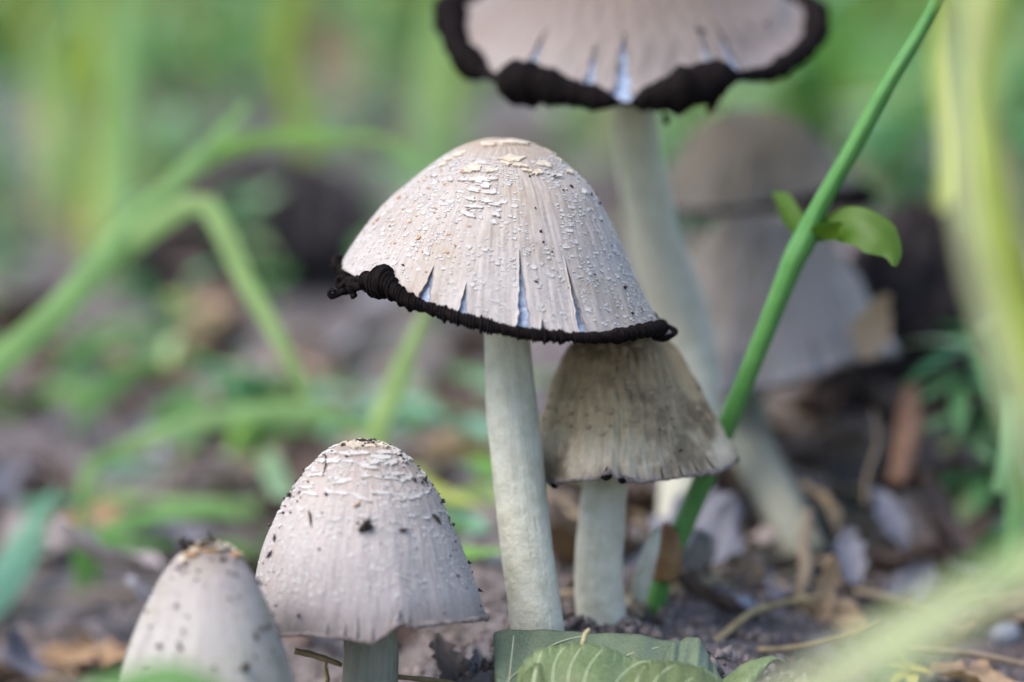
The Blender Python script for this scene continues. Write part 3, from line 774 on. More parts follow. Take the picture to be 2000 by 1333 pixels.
# ---- prominent grass blades of the left and right background
M['blue_leaf'] = leaf_mat('blue_green_leaf', [(0, (.16, .36, .24)), (1, (.24, .44, .32))], .35)
LOWMARKS = [('near the egg shaped mushroom', -.04, .42), ('behind the bell mushroom', -.02, .45), ('below the arched blade', -.07, .58), ('at the foot of the straight blade', -.11, .54), ('by the blue green leaf blade', -.09, .47), ('left of the tall stem', -.01, .55),
            ('in the dark hollow', -.06, .72), ('by the wide upright blade', -.13, .82), ('by the blade beside the flat cap', -.02, .85), ('at the edge of the far weeds', -.10, .95), ('beyond the far wood chunk', -.05, .95)]
def lowmark(p): return min(LOWMARKS, key=lambda q: (q[1] - p[0]) ** 2 + (q[2] - p[1]) ** 2)[0]
grass([(-190, 930, .455), (-40, 745, .46), (110, 610, .47), (240, 460, .48), (370, 330, .49), (490, 200, .50)], .0054, 'broad straight grass blade slanting up through the open litter', 'grass_pale', .15, taper=(.7, 1, 1, .3))
grass([(-150, 860, .455), (-20, 720, .465), (110, 600, .475), (230, 500, .48), (320, 430, .48), (390, 392, .48), (430, 440, .478), (480, 550, .475), (560, 690, .47), (600, 780, .47)], .0044, 'grass blade bent over in a sharp arch with its tip down', 'grass_pale', .1, taper=(.6, .9, 1, .5))
grass([(-180, 900, .47), (-20, 740, .48), (130, 590, .485), (270, 430, .49), (400, 310, .50), (520, 270, .50), (640, 272, .50), (740, 270, .50), (800, 310, .50)], .0038, 'grass blade lying level across the dark hollow', 'grass', .1, taper=(.5, 1, 1, .3))
grass([(835, 420, .78), (832, 250, .78), (842, 100, .78), (850, -60, .78)], .0085, 'upright grass blade standing beside the open flat cap', 'grass_pale', .2)
grass([(215, 560, .72), (225, 350, .72), (240, 150, .72), (250, -60, .72)], .0095, 'wide upright pale grass blade over the litter', 'grass_pale', .3)
grass([(180, 520, .80), (190, 320, .80), (185, 130, .80), (175, -60, .80)], .0070, 'yellowish upright grass blade next to the wide pale blade', 'grass_yellow', .3)
grass([(170, 935, .49), (240, 880, .50), (340, 840, .50), (450, 812, .50), (560, 800, .50), (650, 808, .50), (720, 850, .50), (760, 900, .49)], .0040, 'low arching grass blade above the bell cap', 'grass_pale', .3, taper=(.4, 1, 1, .4))
grass([(735, 860, .46), (765, 770, .46), (795, 690, .46), (830, 610, .46), (850, 570, .46)], .0044, 'short grass blade standing left of the tall white stem', 'grass_pale', .2)
grass([(300, 980, 0.550), (420, 990, 0.550), (560, 985, 0.550), (690, 955, 0.550)], 0.0039, 'thin grass blade lying flat above the egg shaped cap', 'grass_pale', .4)
grass([(520, 900, 0.517), (545, 945, 0.506), (560, 990, 0.495), (556, 1020, 0.495)], 0.0046, 'small dark green blade tip drooping behind the bell cap', 'weed', .2, taper=(.5, 1, 1, .2))
grass([(800, 930, .47), (850, 955, .46), (900, 975, .455), (960, 992, .45)], .0030, 'yellow green blade between the bell cap and tall stem', 'grass_yellow', .4)
grass([(2330, 1800, 0.245), (2190, 1280, 0.245), (2060, 850, 0.245), (1975, 600, 0.245), (1925, 380, 0.245), (1915, 150, 0.245), (1940, -90, 0.245)], 0.0028, 'tall yellow green grass blade leaning before the soil clump', 'grass_yellow', .3, to_ground=False, taper=(.6, 1, 1, .9))
grass([(2290, 1850, 0.235), (2130, 1280, 0.235), (2000, 850, 0.235), (1915, 560, 0.235), (1875, 320, 0.235), (1880, 100, 0.235), (1910, -90, 0.235)], 0.0022, 'pale yellow blade close beside the tall yellow green blade', 'grass_straw', .4, to_ground=False, taper=(.5, 1, 1, .9))
grass([(2360, 1850, 0.24), (2200, 1250, 0.24), (2060, 760, 0.24), (1985, 500, 0.24), (1935, 280, 0.24), (1885, 80, 0.24), (1840, -90, 0.24)], 0.0014, 'thin yellow green blade crossing the tall yellow green blade', 'grass_yellow', .2, to_ground=False, taper=(.6, 1, 1, .9))
grass([(1850, 520, .62), (1870, 300, .63), (1840, 100, .64), (1860, -60, .64)], .009, 'yellow tinted blade behind the tall yellow green blade', 'grass_yellow', .5)
# blurred blades close to the lens
grass([(1270, 1960, 0.215), (1440, 1460, 0.215), (1600, 1325, 0.215), (1760, 1230, 0.215), (1900, 1165, 0.215), (2080, 1100, 0.215)], 0.0024, 'pale blade leaning in close before the litter', 'grass_straw', .35, to_ground=False, taper=(.8, 1, 1, .9))
grass([(1330, 1960, 0.225), (1500, 1440, 0.225), (1640, 1290, 0.225), (1800, 1190, 0.225), (1930, 1120, 0.225), (2090, 1060, 0.225)], 0.0018, 'thin pale blade just above the pale leaning blade', 'grass_pale', .2, to_ground=False, taper=(.8, 1, 1, .9))
grass([(1370, 2000, 0.205), (1530, 1480, 0.205), (1660, 1350, 0.205), (1800, 1260, 0.205), (1930, 1170, 0.205), (2100, 1040, 0.205)], 0.0014, 'thin bleached blade just under the pale leaning blade', 'grass_straw', .5, to_ground=False, taper=(.8, 1, 1, .9))
grass([(1560, 1950, 0.22), (1700, 1440, 0.22), (1860, 1190, 0.22), (1990, 1050, 0.22), (2100, 960, 0.22)], 0.0018, 'thin green blade crossing the pale leaning blade', 'grass', .5, to_ground=False, taper=(.8, 1, 1, .9))
grass([(40, 1900, .265), (150, 1420, .265), (235, 1350, .265), (320, 1322, .265), (400, 1345, .265), (480, 1420, .265)], .0036, 'curved green blade before the egg shaped cap', 'grass', .3, to_ground=False, taper=(.7, 1, 1, .6))
grass([(-80, 1240, .47), (10, 1130, .47), (60, 1040, .48), (110, 950, .48)], .0075, 'blue green leaf blade leaning in beside the litter', 'blue_leaf', .3)
rb = random.Random(15)
for k in range(44):                                   # thin low blades strewn over the left litter
    x0 = rb.uniform(0, 900); y0 = rb.uniform(720, 1080); L = rb.uniform(120, 330); up = rb.uniform(-40, 120); dd = .62 - (y0 - 700) * .0004
    mt, wd = rb.choice([('grass_pale', 'pale'), ('grass', 'green'), ('grass', 'green'), ('blue_leaf', 'blue green')])
    q = pix(x0, y0, dd)
    grass([(x0, y0, dd), (x0 + L * .35, y0 - up * .8, dd), (x0 + L * .7, y0 - up, dd), (x0 + L, y0 - up * .6, dd)], rb.uniform(.002, .0045), ('short ' if L < 200 else 'long ') + ('flat lying ' if up < 40 else 'arching ') + 'thin ' + wd + ' blade ' + lowmark(q), mt, rb.uniform(-.6, .6), group='thin low blades over the litter', name='grass_shoot')
for k in range(9):                                   # upright pale blades behind the litter
    x0 = rb.choice([rb.uniform(-60, 330), rb.uniform(480, 1000)]); y0 = rb.uniform(380, 470); dd = rb.uniform(.78, .98); mt, wd = rb.choice([('grass_pale', 'pale'), ('grass_yellow', 'yellow'), ('grass', 'green')])
    q = pix(x0, y0, dd)
    grass([(x0, y0, dd), (x0 + rb.uniform(-30, 30), y0 - 170, dd), (x0 + rb.uniform(-60, 60), y0 - 330, dd), (x0 + rb.uniform(-120, 120), y0 - rb.uniform(420, 560), dd)], rb.uniform(.005, .010), 'upright ' + wd + ' blade standing ' + lowmark(q), mt, rb.uniform(-.5, .5), group='upright blades behind the litter', name='grass_shoot')

# ---- weeds: a small whorled plant at the right and leafy weeds farther off
def leaf_oval(L, Wd, curve=.3, n=7, m=5):
    V = []
    for i in range(n):
        s = i / (n - 1); w = Wd * .5 * math.sin(math.pi * min(.97, s * .86 + .1)) ** .8
        for j in range(m):
            u = j / (m - 1) * 2 - 1
            V.append((u * w, s * L, -curve * L * s * s + .15 * w * abs(u)))
    return np.array(V), grid_faces(n, m)
def place(V, o, yaw, pitch, roll=0):
    Mx = np.array(Matrix.Rotation(yaw, 3, 'Z') @ Matrix.Rotation(pitch, 3, 'X') @ Matrix.Rotation(roll, 3, 'Y'))
    return V @ Mx.T + np.asarray(o)

def make_weed(name, mat, seed, h=.05, leaves=9, L=.018, Wd=.009, spread=.012):
    """meshes for one weed kind: list of (part name, mesh, material)"""
    rnd = random.Random(seed); parts = []
    stems = []
    for k in range(rnd.choice([2, 3])):
        a = rnd.uniform(0, 6.28); top = np.array([math.cos(a) * spread * rnd.uniform(.4, 1.2), math.sin(a) * spread, h * rnd.uniform(.7, 1.1)])
        stems.append(np.array([[0, 0, -.003], top * [.3, .3, .5], top]))
        V, F, _ = tube(stems[-1], [.0008, .0007, .0004], 8, 6); parts.append(('stalk', mesh('stalk', V, F), M[mat]))
    for i in range(leaves):
        st = stems[i % len(stems)]; s = rnd.uniform(.35, 1); q = spline(st, 20)[int(s * 19)]
        V, F = leaf_oval(L * rnd.uniform(.6, 1.1), Wd * rnd.uniform(.7, 1.1), rnd.uniform(.1, .5))
        parts.append(('leaf', mesh('leaf', place(V, q, rnd.uniform(0, 6.28), rnd.uniform(-.2, .8), rnd.uniform(-.4, .4)), F), M[mat]))
    return parts
def put(parts, name, loc, rot, sc, label, cat, group):
    e = bpy.data.objects.new(name, None); COL.objects.link(e); e.location = tuple(loc); e.rotation_euler = (0, 0, rot); e.scale = (sc,) * 3
    tag(e, label, cat, group)
    for pn, me, mat in parts:
        o = link(pn, me, mat); o.parent = e
    return e

def whorl_plant(px, py, seed, label, sc=1.0):
    rnd = random.Random(seed); g = pix(px, py, .47); root = empty('bedstraw_plant', (g[0], g[1], float(height(g[0], g[1]))), label, 'plant', 'whorled weeds at the soil clump')
    top = g + np.array([rnd.uniform(-.006, .008), 0, .010]); b = np.array(root.location)
    V, F, _ = tube([b, (b + top) / 2 + [.003, 0, 0], top], [.0008, .0007, .0004], 12, 6); part('stalk', V, F, M['weed'], root)
    for s in (.35, .65, 1):
        c = b + (top - b) * s
        for i in range(6):
            V, F = leaf_oval(.013 * sc * rnd.uniform(.7, 1.1), .0034 * sc, rnd.uniform(.1, .5)); part('leaf', place(V, c, i * 1.05 + rnd.uniform(-.3, .3), rnd.uniform(-.5, .4)), F, M['weed'], root)
whorl_plant(1930, 790, 3, 'whorled narrow leaved weed growing at the foot of the soil clump', 1.15)
whorl_plant(1985, 720, 5, 'taller whorled narrow leaved weed beside the yellow green blade', 1.1)
whorl_plant(1900, 850, 8, 'low whorled weed with drooping narrow leaves over dark soil', 1.0)
grass([(1990, 780, .44), (1975, 860, .435), (1962, 920, .43), (1948, 962, .43)], .0036, 'broad green blade tip hanging over the dark soil', 'weed', .1, taper=(.6, 1, 1, .6))
grass([(2040, 1060, .44), (2000, 960, .44), (1985, 900, .44)], .003, 'green blade base at the edge of the litter slope', 'grass', .2)
grass([(1960, 690, .50), (1900, 650, .50), (1830, 635, .50)], .0036, 'level green blade reaching out to the soil clump', 'weed', .2)

rnd = random.Random(77)
FARMARKS = [('right behind the rear caps', .10, .85), ('behind the soil clump', .16, .85), ('beyond the tall yellow green blade', .22, 1.05), ('in the thick of the far thicket', .15, 1.3), ('behind the open flat cap', .05, 1.1), ('beside the yellow tinted blade', .13, 1.05),
            ('under the broad straight blade', -.13, .66), ('under the arched blade', -.07, .64), ('below the level blade', -.06, .82), ('beside the low arching blade', -.06, .55), ('behind the wide upright pale blade', -.17, .95),
            ('behind the upright blade by the flat cap', -.03, .95), ('beside the far pink tan leaf', -.08, 1.15), ('at the pale far edge of the litter', -.25, 1.5), ('before the meadow grass', -.05, 1.6), ('before the sunny meadow', .2, 1.6), ('by the blue green leaf blade', -.10, .5)]
def wh(p): return min(FARMARKS, key=lambda q: (q[1] - p[0]) ** 2 + (q[2] - p[1]) ** 2)[0]
WK = ['leafy weed', 'oval leaved weed', 'loose weed', 'bushy weed', 'broad leaved weed']
def put_weed(i, p, sc, word, group): put(weeds[i % 5], 'leafy_weed', p, rnd.uniform(0, 6.28), sc, ('stunted ' if sc < (.5 if sc < .75 else 1.0) else 'big ') + word + ' ' + WK[i % 5] + ' growing ' + wh(p), 'weed', group)
weeds = [make_weed('leafy_weed', 'weed', 40 + i, h=.035 + .008 * i, L=.016 + .002 * i, Wd=.008 + .001 * i) for i in range(5)]
def wpos(y0, y1, x0, x1):
    y = rnd.uniform(y0, y1); x = y * rnd.uniform(x0, x1); return np.array([x, y, float(height(x, y))])
for i in range(46):                                   # green thicket behind, at the right
    put_weed(i, wpos(.75, 1.5, .06, .24), rnd.uniform(.8, 1.5), 'bright green', 'weeds behind the rear caps')
for i in range(54):                                   # scattered low weeds at the left
    put_weed(i, wpos(.52, .95, -.25, -.02), rnd.uniform(.35, .7), 'low green', 'low weeds in the litter')
for i in range(40):
    put_weed(i, wpos(.95, 1.9, -.24, .04), rnd.uniform(.8, 1.5), 'tall green', 'weeds beyond the litter')

# ---- grass tufts
def make_tuft(seed, n=11, h=.09, w=.0045):
    r = random.Random(seed); parts = []
    for i in range(n):
        a = r.uniform(0, 6.28); ln = h * r.uniform(.6, 1.15); lean = r.uniform(.1, .75)
        P = [np.array([math.cos(a), math.sin(a), 0]) * .006 * r.random() + [0, 0, -.003]]
        for s in (.35, .7, 1): P.append(P[0] + np.array([math.cos(a) * ln * lean * s * s, math.sin(a) * ln * lean * s * s, ln * s * (1 - .35 * lean * s)]))
        Q = spline(P, 10); T = nrm(np.gradient(Q, axis=0)); sd = np.array([-math.sin(a), math.cos(a), 0]); V = []
        for k in range(10):
            ww = w * .5 * r.uniform(.95, 1.05) * np.interp(k / 9, [0, .3, .7, 1], [.6, 1, .8, .05])
            for u in (-1, 0, 1): V.append(Q[k] + sd * ww * u + np.array([0, 0, .3 * ww * abs(u)]))
        parts.append(('blade', mesh('blade', np.array(V), grid_faces(10, 3)), None))
    return parts
tufts = [make_tuft(60 + i) for i in range(5)]
def put_tuft(i, loc, sc, mat, label, group):
    e = bpy.data.objects.new('grass_tuft', None); COL.objects.link(e); e.location = tuple(loc); e.rotation_euler = (0, 0, rnd.uniform(0, 6.28)); e.scale = (sc,) * 3
    tag(e, {'grass': 'deep green', 'grass_pale': 'pale green', 'grass_yellow': 'yellow green', 'grass_straw': 'bleached'}[mat] + ' grass tuft ' + wh(loc), 'grass tuft', group)
    for pn, me, _ in tufts[i % 5]:
        o = link(pn, me, M['grass']) if not me.materials else link(pn, me); o.parent = e
        if mat != 'grass':
            o.material_slots[0].link = 'OBJECT'; o.material_slots[0].material = M[mat]
for i in range(24): put_tuft(i, wpos(.85, 1.7, .05, .24), rnd.uniform(.7, 1.3), rnd.choice(['grass', 'grass_yellow', 'grass_pale']), 'grass tuft among the weeds behind the rear caps', 'tufts behind the rear caps')
for i in range(22): put_tuft(i, wpos(1.05, 2.0, -.25, .05), rnd.uniform(.6, 1.1), rnd.choice(['grass', 'grass_pale', 'grass_straw', 'grass_straw']), 'grass tuft at the far side of the open litter', 'tufts beyond the litter')

# ---- far meadow, uncountable
def meadow():
    B = Bag(); r = RNG
    n = 16000
    y = 1.5 + 7 * r.random(n) ** 1.6; x = (r.random(n) - .5) * 2 * (y * .34 + .2); z = height(x, y)
    V = []; F = []
    for i in range(n):
        a = r.uniform(0, 6.28); h = r.uniform(.05, .16); w = r.uniform(.003, .007); l = r.uniform(.1, .6) * h
        c, s = math.cos(a), math.sin(a); k = len(V)
        b = np.array([x[i], y[i], z[i] - .003]); sd = np.array([-s, c, 0]) * w; d = np.array([c, s, 0])
        V += [b - sd, b + sd, b + d * l * .4 + [0, 0, h * .6] - sd * .8, b + d * l * .4 + [0, 0, h * .6] + sd * .8, b + d * l + [0, 0, h]]
        F += [(k, k + 1, k + 3, k + 2), (k + 2, k + 3, k + 4)]
    o = link('meadow_grass', mesh('meadow_grass', V, F), M['meadow']); tag(o, 'meadow grass tinted sunlit pale green far behind the mushrooms', 'grass', kind='stuff')
meadow()

# ------------------------------------------------------------------ forest litter
def dead_leaf_mesh(seed):
    r = random.Random(seed); n, m = 12, 9; L = 1.0; Wd = r.uniform(.45, .75); cu = r.uniform(-.9, .9); ro = r.uniform(.2, 1.3); tw = r.uniform(-.8, .8); V = []
    for i in range(n):
        s = i / (n - 1); w = Wd * .5 * (math.sin(math.pi * (s * .92 + .05)) ** .75) * (1 + .16 * math.sin(s * 23 + seed) + .12 * math.sin(s * 47 + 2 * seed))
        for j in range(m):
            u = j / (m - 1) * 2 - 1; ang = u * ro
            w_ = w * (1 + (.22 * math.sin(s * 31 + seed * 3 + (2 if u > 0 else 0)) + r.uniform(-.12, .12) if abs(u) > .7 else 0))
            x = w_ * math.sin(ang) / max(ro, .2) * 1.0; z = w * (1 - math.cos(ang)) / max(ro, .2) + .05 * math.sin(7 * u + 9 * s + seed)
            c, sn = math.cos(tw * s), math.sin(tw * s); x, z = x * c - z * sn, x * sn + z * c
            V.append((x, (s - .5) * L, z + cu * .35 * (s - .5) ** 2 * L * 2))
    return mesh('dead_leaf', np.array(V), grid_faces(n, m))
leafs = [dead_leaf_mesh(i) for i in range(9)]
mats_of = {}
def dead_leaf(loc, size, mat, label, group=None, rot=None, k=None, name='dead_leaf'):
    k = rnd.randrange(9) if k is None else k
    key = (k, mat)
    if key not in mats_of:
        me = leafs[k].copy(); me.materials.clear(); me.materials.append(M[mat]); mats_of[key] = me
    o = bpy.data.objects.new(name, mats_of[key]); COL.objects.link(o)
    o.location = tuple(loc); o.scale = (size,) * 3
    o.rotation_euler = rot or (rnd.gauss(0, .45), rnd.gauss(0, .45), rnd.uniform(0, 6.28))
    if group and rot is None:
        tl = abs(o.rotation_euler[0]) + abs(o.rotation_euler[1]); label = ('flat ' if tl < .45 else 'tilted ' if tl < .9 else 'upturned ') + label
    return tag(o, label, 'dead leaf', group)
LANDMARKS = [('near the egg shaped mushroom', -.04, .40), ('behind the low bell mushroom', -.02, .43), ('between the two white stems', .008, .41), ('at the foot of the green stalk', .03, .42),
             ('on the litter slope near the catkin', .07, .46), ('near the cream tan leaf', .075, .39), ('near the soil clump', .09, .56), ('under the tall yellow green blade', .10, .50), ('behind the rear caps', .07, .70),
             ('under the broad straight blade', -.13, .66), ('under the arched blade', -.07, .64), ('in the hollow below the level blade', -.06, .80), ('near the wide upright pale blade', -.15, .85),
             ('near the upright blade by the flat cap', -.02, .85), ('in front of the far weeds', -.08, 1.02), ('beside the low arching blade', -.06, .55), ('below the blue green leaf blade', -.11, .50)]
def where(p):
    return min(LANDMARKS, key=lambda q: (q[1] - p[0]) ** 2 + (q[2] - p[1]) ** 2)[0]
def sized(s, a, b): return 'small' if s < a else ('large' if s > b else 'middling')
KINDS = [('dead', 'withered brown leaf', 'withered leaves in the litter', 90),
         ('dead_dark', 'dark rotting leaf', 'dark leaves in the litter', 60),
         ('dead_grey', 'grey violet dead leaf', 'grey leaves in the litter', 60),
         ('dead_tan', 'pale tan dead leaf', 'tan leaves in the litter', 24)]
for mat, label, grp, cnt in KINDS:
    for i in range(cnt):
        p = wpos(.385, 1.15, -.26, .24) if i % 2 else wpos(.385, .62, -.25, .24)
        s = rnd.uniform(.010, .024) * (1 if p[1] < .6 else 1.5)
        dead_leaf(p + [0, 0, s * .12], s, mat, sized(s, .014, .022) + ' ' + label + ' lying ' + where(p), grp)
for i in range(150):
    p = wpos(.385, .56, .02, .22) if i % 3 else wpos(.40, .62, -.24, -.03)
    s = rnd.uniform(.005, .013); mat, word, grp = rnd.choice([('dead_dark', 'dark leaf scrap', 'dark leaf scraps'), ('dead', 'brown leaf scrap', 'brown leaf scraps'), ('dead_grey', 'blue grey leaf scrap', 'grey leaf scraps'), ('dead_dark', 'dark leaf scrap', 'dark leaf scraps')])
    o = dead_leaf(p + [0, 0, s * .2], s, mat, sized(s, .0075, .0105) + ' ' + word + ' lying ' + where(p), grp, name='leaf_scrap')
    o.scale = (s * rnd.uniform(.5, 1), s, s)
for i in range(80):
    x = rnd.uniform(.035, .135); y = rnd.uniform(.44, .60); p = np.array([x, y, float(height(x, y))]); s = rnd.uniform(.008, .018)
    mat, word, grp = rnd.choice([('dead_dark', 'dark leaf scrap', 'dark leaf scraps'), ('dead_dark', 'dark leaf scrap', 'dark leaf scraps'), ('dead', 'brown leaf scrap', 'brown leaf scraps')])
    o = dead_leaf(p + [0, 0, s * .2], s, mat, 'heaped ' + sized(s, .011, .015) + ' ' + word + ' ' + where(p), grp, name='leaf_scrap'); o.rotation_euler[0] = rnd.uniform(.2, 1.3)
# leaves one can pick out
def leaf_at(px, py, d, size, mat, label, rot, k):
    p = pix(px, py, d); dead_leaf(p, size, mat, label, None, rot, k)
leaf_at(1700, 640, .452, .0125, 'dead_tan', 'curled russet leaf hanging on the soil clump', (1.3, .5, .2), 2)
leaf_at(1612, 985, .440, .0110, 'dead_tan', 'curled orange tan leaf in a hollow of the litter slope', (.8, .2, 1.1), 4)
leaf_at(1655, 1090, .425, .0100, 'dead_grey', 'folded blue grey leaf below the orange tan leaf', (1.1, .3, .5), 5)
leaf_at(1612, 1140, .41, .0095, 'dead_tan', 'pointed tan leaf scrap standing upright in the litter', (1.4, .2, .2), 1)
leaf_at(1735, 1010, .440, .0120, 'dead_grey', 'long blue grey leaf leaning beside the reddish catkin', (1.0, -.4, .3), 7)
leaf_at(1905, 1325, .385, .0140, 'dead_tan', 'flat cream tan leaf lying at the edge of the litter', (.15, .1, 1.2), 3)
leaf_at(1830, 1010, .45, .016, 'dead_dark', 'broad dark brown leaf under the narrow leaved weed', (.9, .1, .8), 6)
leaf_at(250, 780, .62, .022, 'dead_tan', 'pinkish tan leaf standing in the litter under the straight blade', (1.2, .2, .4), 3)
leaf_at(180, 700, .66, .020, 'dead_tan', 'pale tan leaf leaning behind the pinkish tan leaf', (1.1, -.3, -.5), 8)
leaf_at(650, 110, 1.0, .034, 'dead_tan', 'dull pink tan leaf caught up in the far weeds', (1.2, .1, .3), 2)
leaf_at(400, 640, .68, .022, 'dead_grey', 'pale grey leaf in the dark hollow under the arched blade', (1.0, .2, 1.2), 5)
leaf_at(570, 545, .72, .016, 'dead_tan', 'narrow tan leaf upright beside the arched blade tip', (1.4, .1, .2), 1)
leaf_at(300, 1180, .42, .012, 'dead_grey', 'blue grey curled leaf behind the egg shaped cap', (.5, .2, 1.4), 0)
leaf_at(200, 1090, .44, .020, 'dead', 'broad brown leaf lying behind the egg shaped cap', (.4, .1, 1.5), 6)
leaf_at(40, 1290, .42, .012, 'dead_grey', 'pale grey leaf scrap at the foot of the litter slope', (.4, .3, .5), 2)
leaf_at(960, 1170, .43, .016, 'dead_grey', 'pale blue grey leaf between the bell cap and tall stem', (.9, .2, 1.3), 4)
leaf_at(870, 1290, .375, .009, 'dead', 'mauve brown leaf scrap under the bell cap edge', (.8, .1, .6), 3)
leaf_at(930, 1300, .372, .006, 'dead_grey', 'violet grey scrap beside the fallen green leaf', (.9, .2, .3), 7)

# catkin
def catkin():
    a, b = pix(1752, 945, .455), pix(1778, 752, .465)
    root = empty('catkin', a, 'reddish brown scaly catkin standing in the litter', 'catkin')
    V, F, UV = tube([a, (a + b) / 2 + [.0006, 0, 0], b], [.0016, .0022, .0015], 60, 16, lambda t, s: .14 * np.abs(np.sin(s * 40 + 2 * t)) + .08 * np.sin(4 * t + 30 * s)); part('scaly_body', V, F, simple('catkin_brown', (.20, .10, .06), (.34, .19, .12), 500, .8, .0005), root)
catkin()

# twigs and straws
def twig(p, q, r, mat, label, group=None, name='twig', sag=.06):
    p, q = np.array(p), np.array(q); L = np.linalg.norm(q - p)
    mid = [p + (q - p) * s + np.array([rnd.gauss(0, sag), rnd.gauss(0, sag), rnd.gauss(0, sag * .5)]) * L for s in (.33, .66)]
    V, F, UV = tube([p] + mid + [q], [r, r * .95, r * .85, r * .6], 16, 7, lambda a, s: .12 * np.sin(2 * a + 21 * s))
    o = link(name, mesh(name, V - p, F), M[mat]); o.location = tuple(p); return tag(o, label, 'twig', group)
def gp(px, py, up=.001):
    g = ground_at(px, py); g[2] = float(height(g[0], g[1])) + up; return g
twig(pix(1385, 1262, .385), pix(1600, 1165, .405), .0007, 'straw', 'straw coloured stalk slanting across the litter slope')
twig(pix(1480, 1270, .385), pix(1720, 1215, .395), .0004, 'straw', 'thin straw lying under the pale leaning blade')
twig(pix(1480, 1110, .42), pix(1590, 1185, .41), .0008, 'twig', 'short brown twig behind the straw coloured stalk')
twig(pix(1770, 1265, .385), pix(2010, 1300, .385), .0007, 'twig', 'brown twig lying level above the cream tan leaf')
twig(pix(1690, 990, .44), pix(1705, 800, .45), .0005, 'twig', 'thin grey twig standing upright beside the catkin')
twig(pix(1560, 1160, .415), pix(1580, 1000, .43), .0013, 'twig', 'thick grey stick leaning in the litter hollow')
twig(pix(770, 1322, .365), pix(960, 1345, .37), .0004, 'straw', 'yellow straw lying beside the bell stem')
twig(pix(575, 1272, .365), pix(668, 1300, .365), .0005, 'straw', 'bent yellow straw behind the bell stem')
twig(pix(635, 1340, .37), pix(640, 1285, .37), .0004, 'straw', 'upright straw stub left of the bell stem')
twig(pix(1825, 1000, .47), pix(1990, 880, .50), .0016, 'twig', 'thick dark stick leaning on the soil clump')
for i in range(100):
    p = wpos(.39, 1.0, -.25, .24) if i < 60 else wpos(.39, .56, .04, .22); a = rnd.uniform(0, 6.28); L = rnd.uniform(.012, .04)
    q = p + np.array([math.cos(a) * L, math.sin(a) * L, 0]); q[2] = float(height(q[0], q[1])) + rnd.uniform(0, .006)
    twig(p + [0, 0, .0015], q, rnd.uniform(.0004, .0011), 'twig', sized(L, .02, .03).replace('small', 'short').replace('large', 'long') + ' thin twig lying ' + where(p), 'twigs in the litter')

def lumps(name, label, cat, mat, pts, sizes, rr):
    B = Bag()
    for p, s in zip(pts, sizes): B.add(*octa(p, s, rr, rr.uniform(.8, 1.6)))
    V, F = B.arr(); o = link(name, mesh(name, V, F, True), M[mat]); return tag(o, label, cat, kind='stuff')
rr = random.Random(9); pts = []; sz = []
for i in range(9000):
    y = .345 + .75 * rr.random() ** 1.5; x = y * rr.uniform(-.27, .25); pts.append((x, y, float(height(x, y)) + .0002)); sz.append(.0003 + .0016 * rr.random() ** 4)
for i in range(3500):                                 # finer crumbs where the lens is sharp
    y = rr.uniform(.335, .44); x = y * rr.uniform(-.22, .24); pts.append((x, y, float(height(x, y)) + .0001)); sz.append(.0003 + .0011 * rr.random() ** 3)
for bx_, by_, bd_, br_ in ((1050, 1245, .371, .0045), (1174, 1225, .386, .0042), (1330, 1010, .442, .005), (1545, 1030, .446, .0045), (1276, 1215, .398, .002)):
    q = pix(bx_, by_, bd_)
    for i in range(90):
        a_ = rr.uniform(0, 6.28); r_ = br_ * (1 + abs(rr.gauss(0, .35))); x, y = q[0] + r_ * math.cos(a_), q[1] + r_ * math.sin(a_)
        pts.append((x, y, float(height(x, y)) + rr.uniform(0, .0012))); sz.append(rr.uniform(.0003, .0011))
lumps('soil_crumbs', 'loose dark soil crumbs and bits strewn over the ground', 'soil', 'crumb', pts, sz, rr)
for i in range(26):
    p = wpos(.37, .75, -.25, .24); s = rnd.uniform(.0012, .0035)
    if i < 4: p = gp([1445, 1960, 985, 1880][i], [1215, 1255, 1120, 1240][i])
    B = Bag(); a, bb, c = rnd.uniform(.8, 1.2), rnd.uniform(.6, 1), rnd.uniform(.5, .8); V = []; F = grid_faces(6, 8, True)
    for ii in range(6):
        f = math.pi * (ii + .02) / 5.04
        for jj in range(8):
            g = 2 * math.pi * jj / 8; k = 1 + .12 * math.sin(3 * g + i + ii); V.append((a * math.sin(f) * math.cos(g) * k, bb * math.sin(f) * math.sin(g) * k, c * math.cos(f)))
    o = link('pebble', mesh('pebble', V, F), M['stone']); o.location = tuple(p); o.scale = (s,) * 3; o.rotation_euler = (0, 0, rnd.uniform(0, 6)); tag(o, sized(s, .0018, .0028) + ' pale pebble lying ' + where(p), 'pebble', 'pebbles in the litter')

def wood_chunk():
    a, b = pix(250, 420, .70), pix(730, 500, .74); c = (a + b) / 2; r = random.Random(8)
    for q in (a, b): q[2] = float(height(q[0], q[1])) + .010
    root = empty('wood_chunk', (c[0], c[1], float(height(c[0], c[1]))), 'dark rotting wood chunk in the hollow below the level blade', 'wood')
    V, F, UV = tube([a, a * .67 + b * .33 + [0, 0, .008], a * .33 + b * .67 + [0, 0, .006], b], [.010, .019, .018, .011], 70, 40, lambda t, s: .10 * np.sin(3 * t + 5 * s) + .06 * np.sin(9 * t + 17 * s) + .05 * np.sin(17 * t - 31 * s) + .05 * np.sin(60 * s + 2 * t))
    part('wood_body', V, F, simple('rotten_wood', (.018, .013, .013), (.06, .045, .043), 180, .9, .002), root)
    for i in range(14):
        t = r.uniform(.1, .9); p = a + (b - a) * t + np.array([r.uniform(-.004, .004), -.014 + r.uniform(-.004, .004), r.uniform(.002, .022)])
        V, F, _ = tube([p, p + (b - a) * .06, p + (b - a) * .13 + [0, 0, r.uniform(-.003, .003)]], [.0015, .0025, .001], 10, 7); part('bark_flake', V, F, M['dead_dark'], root)
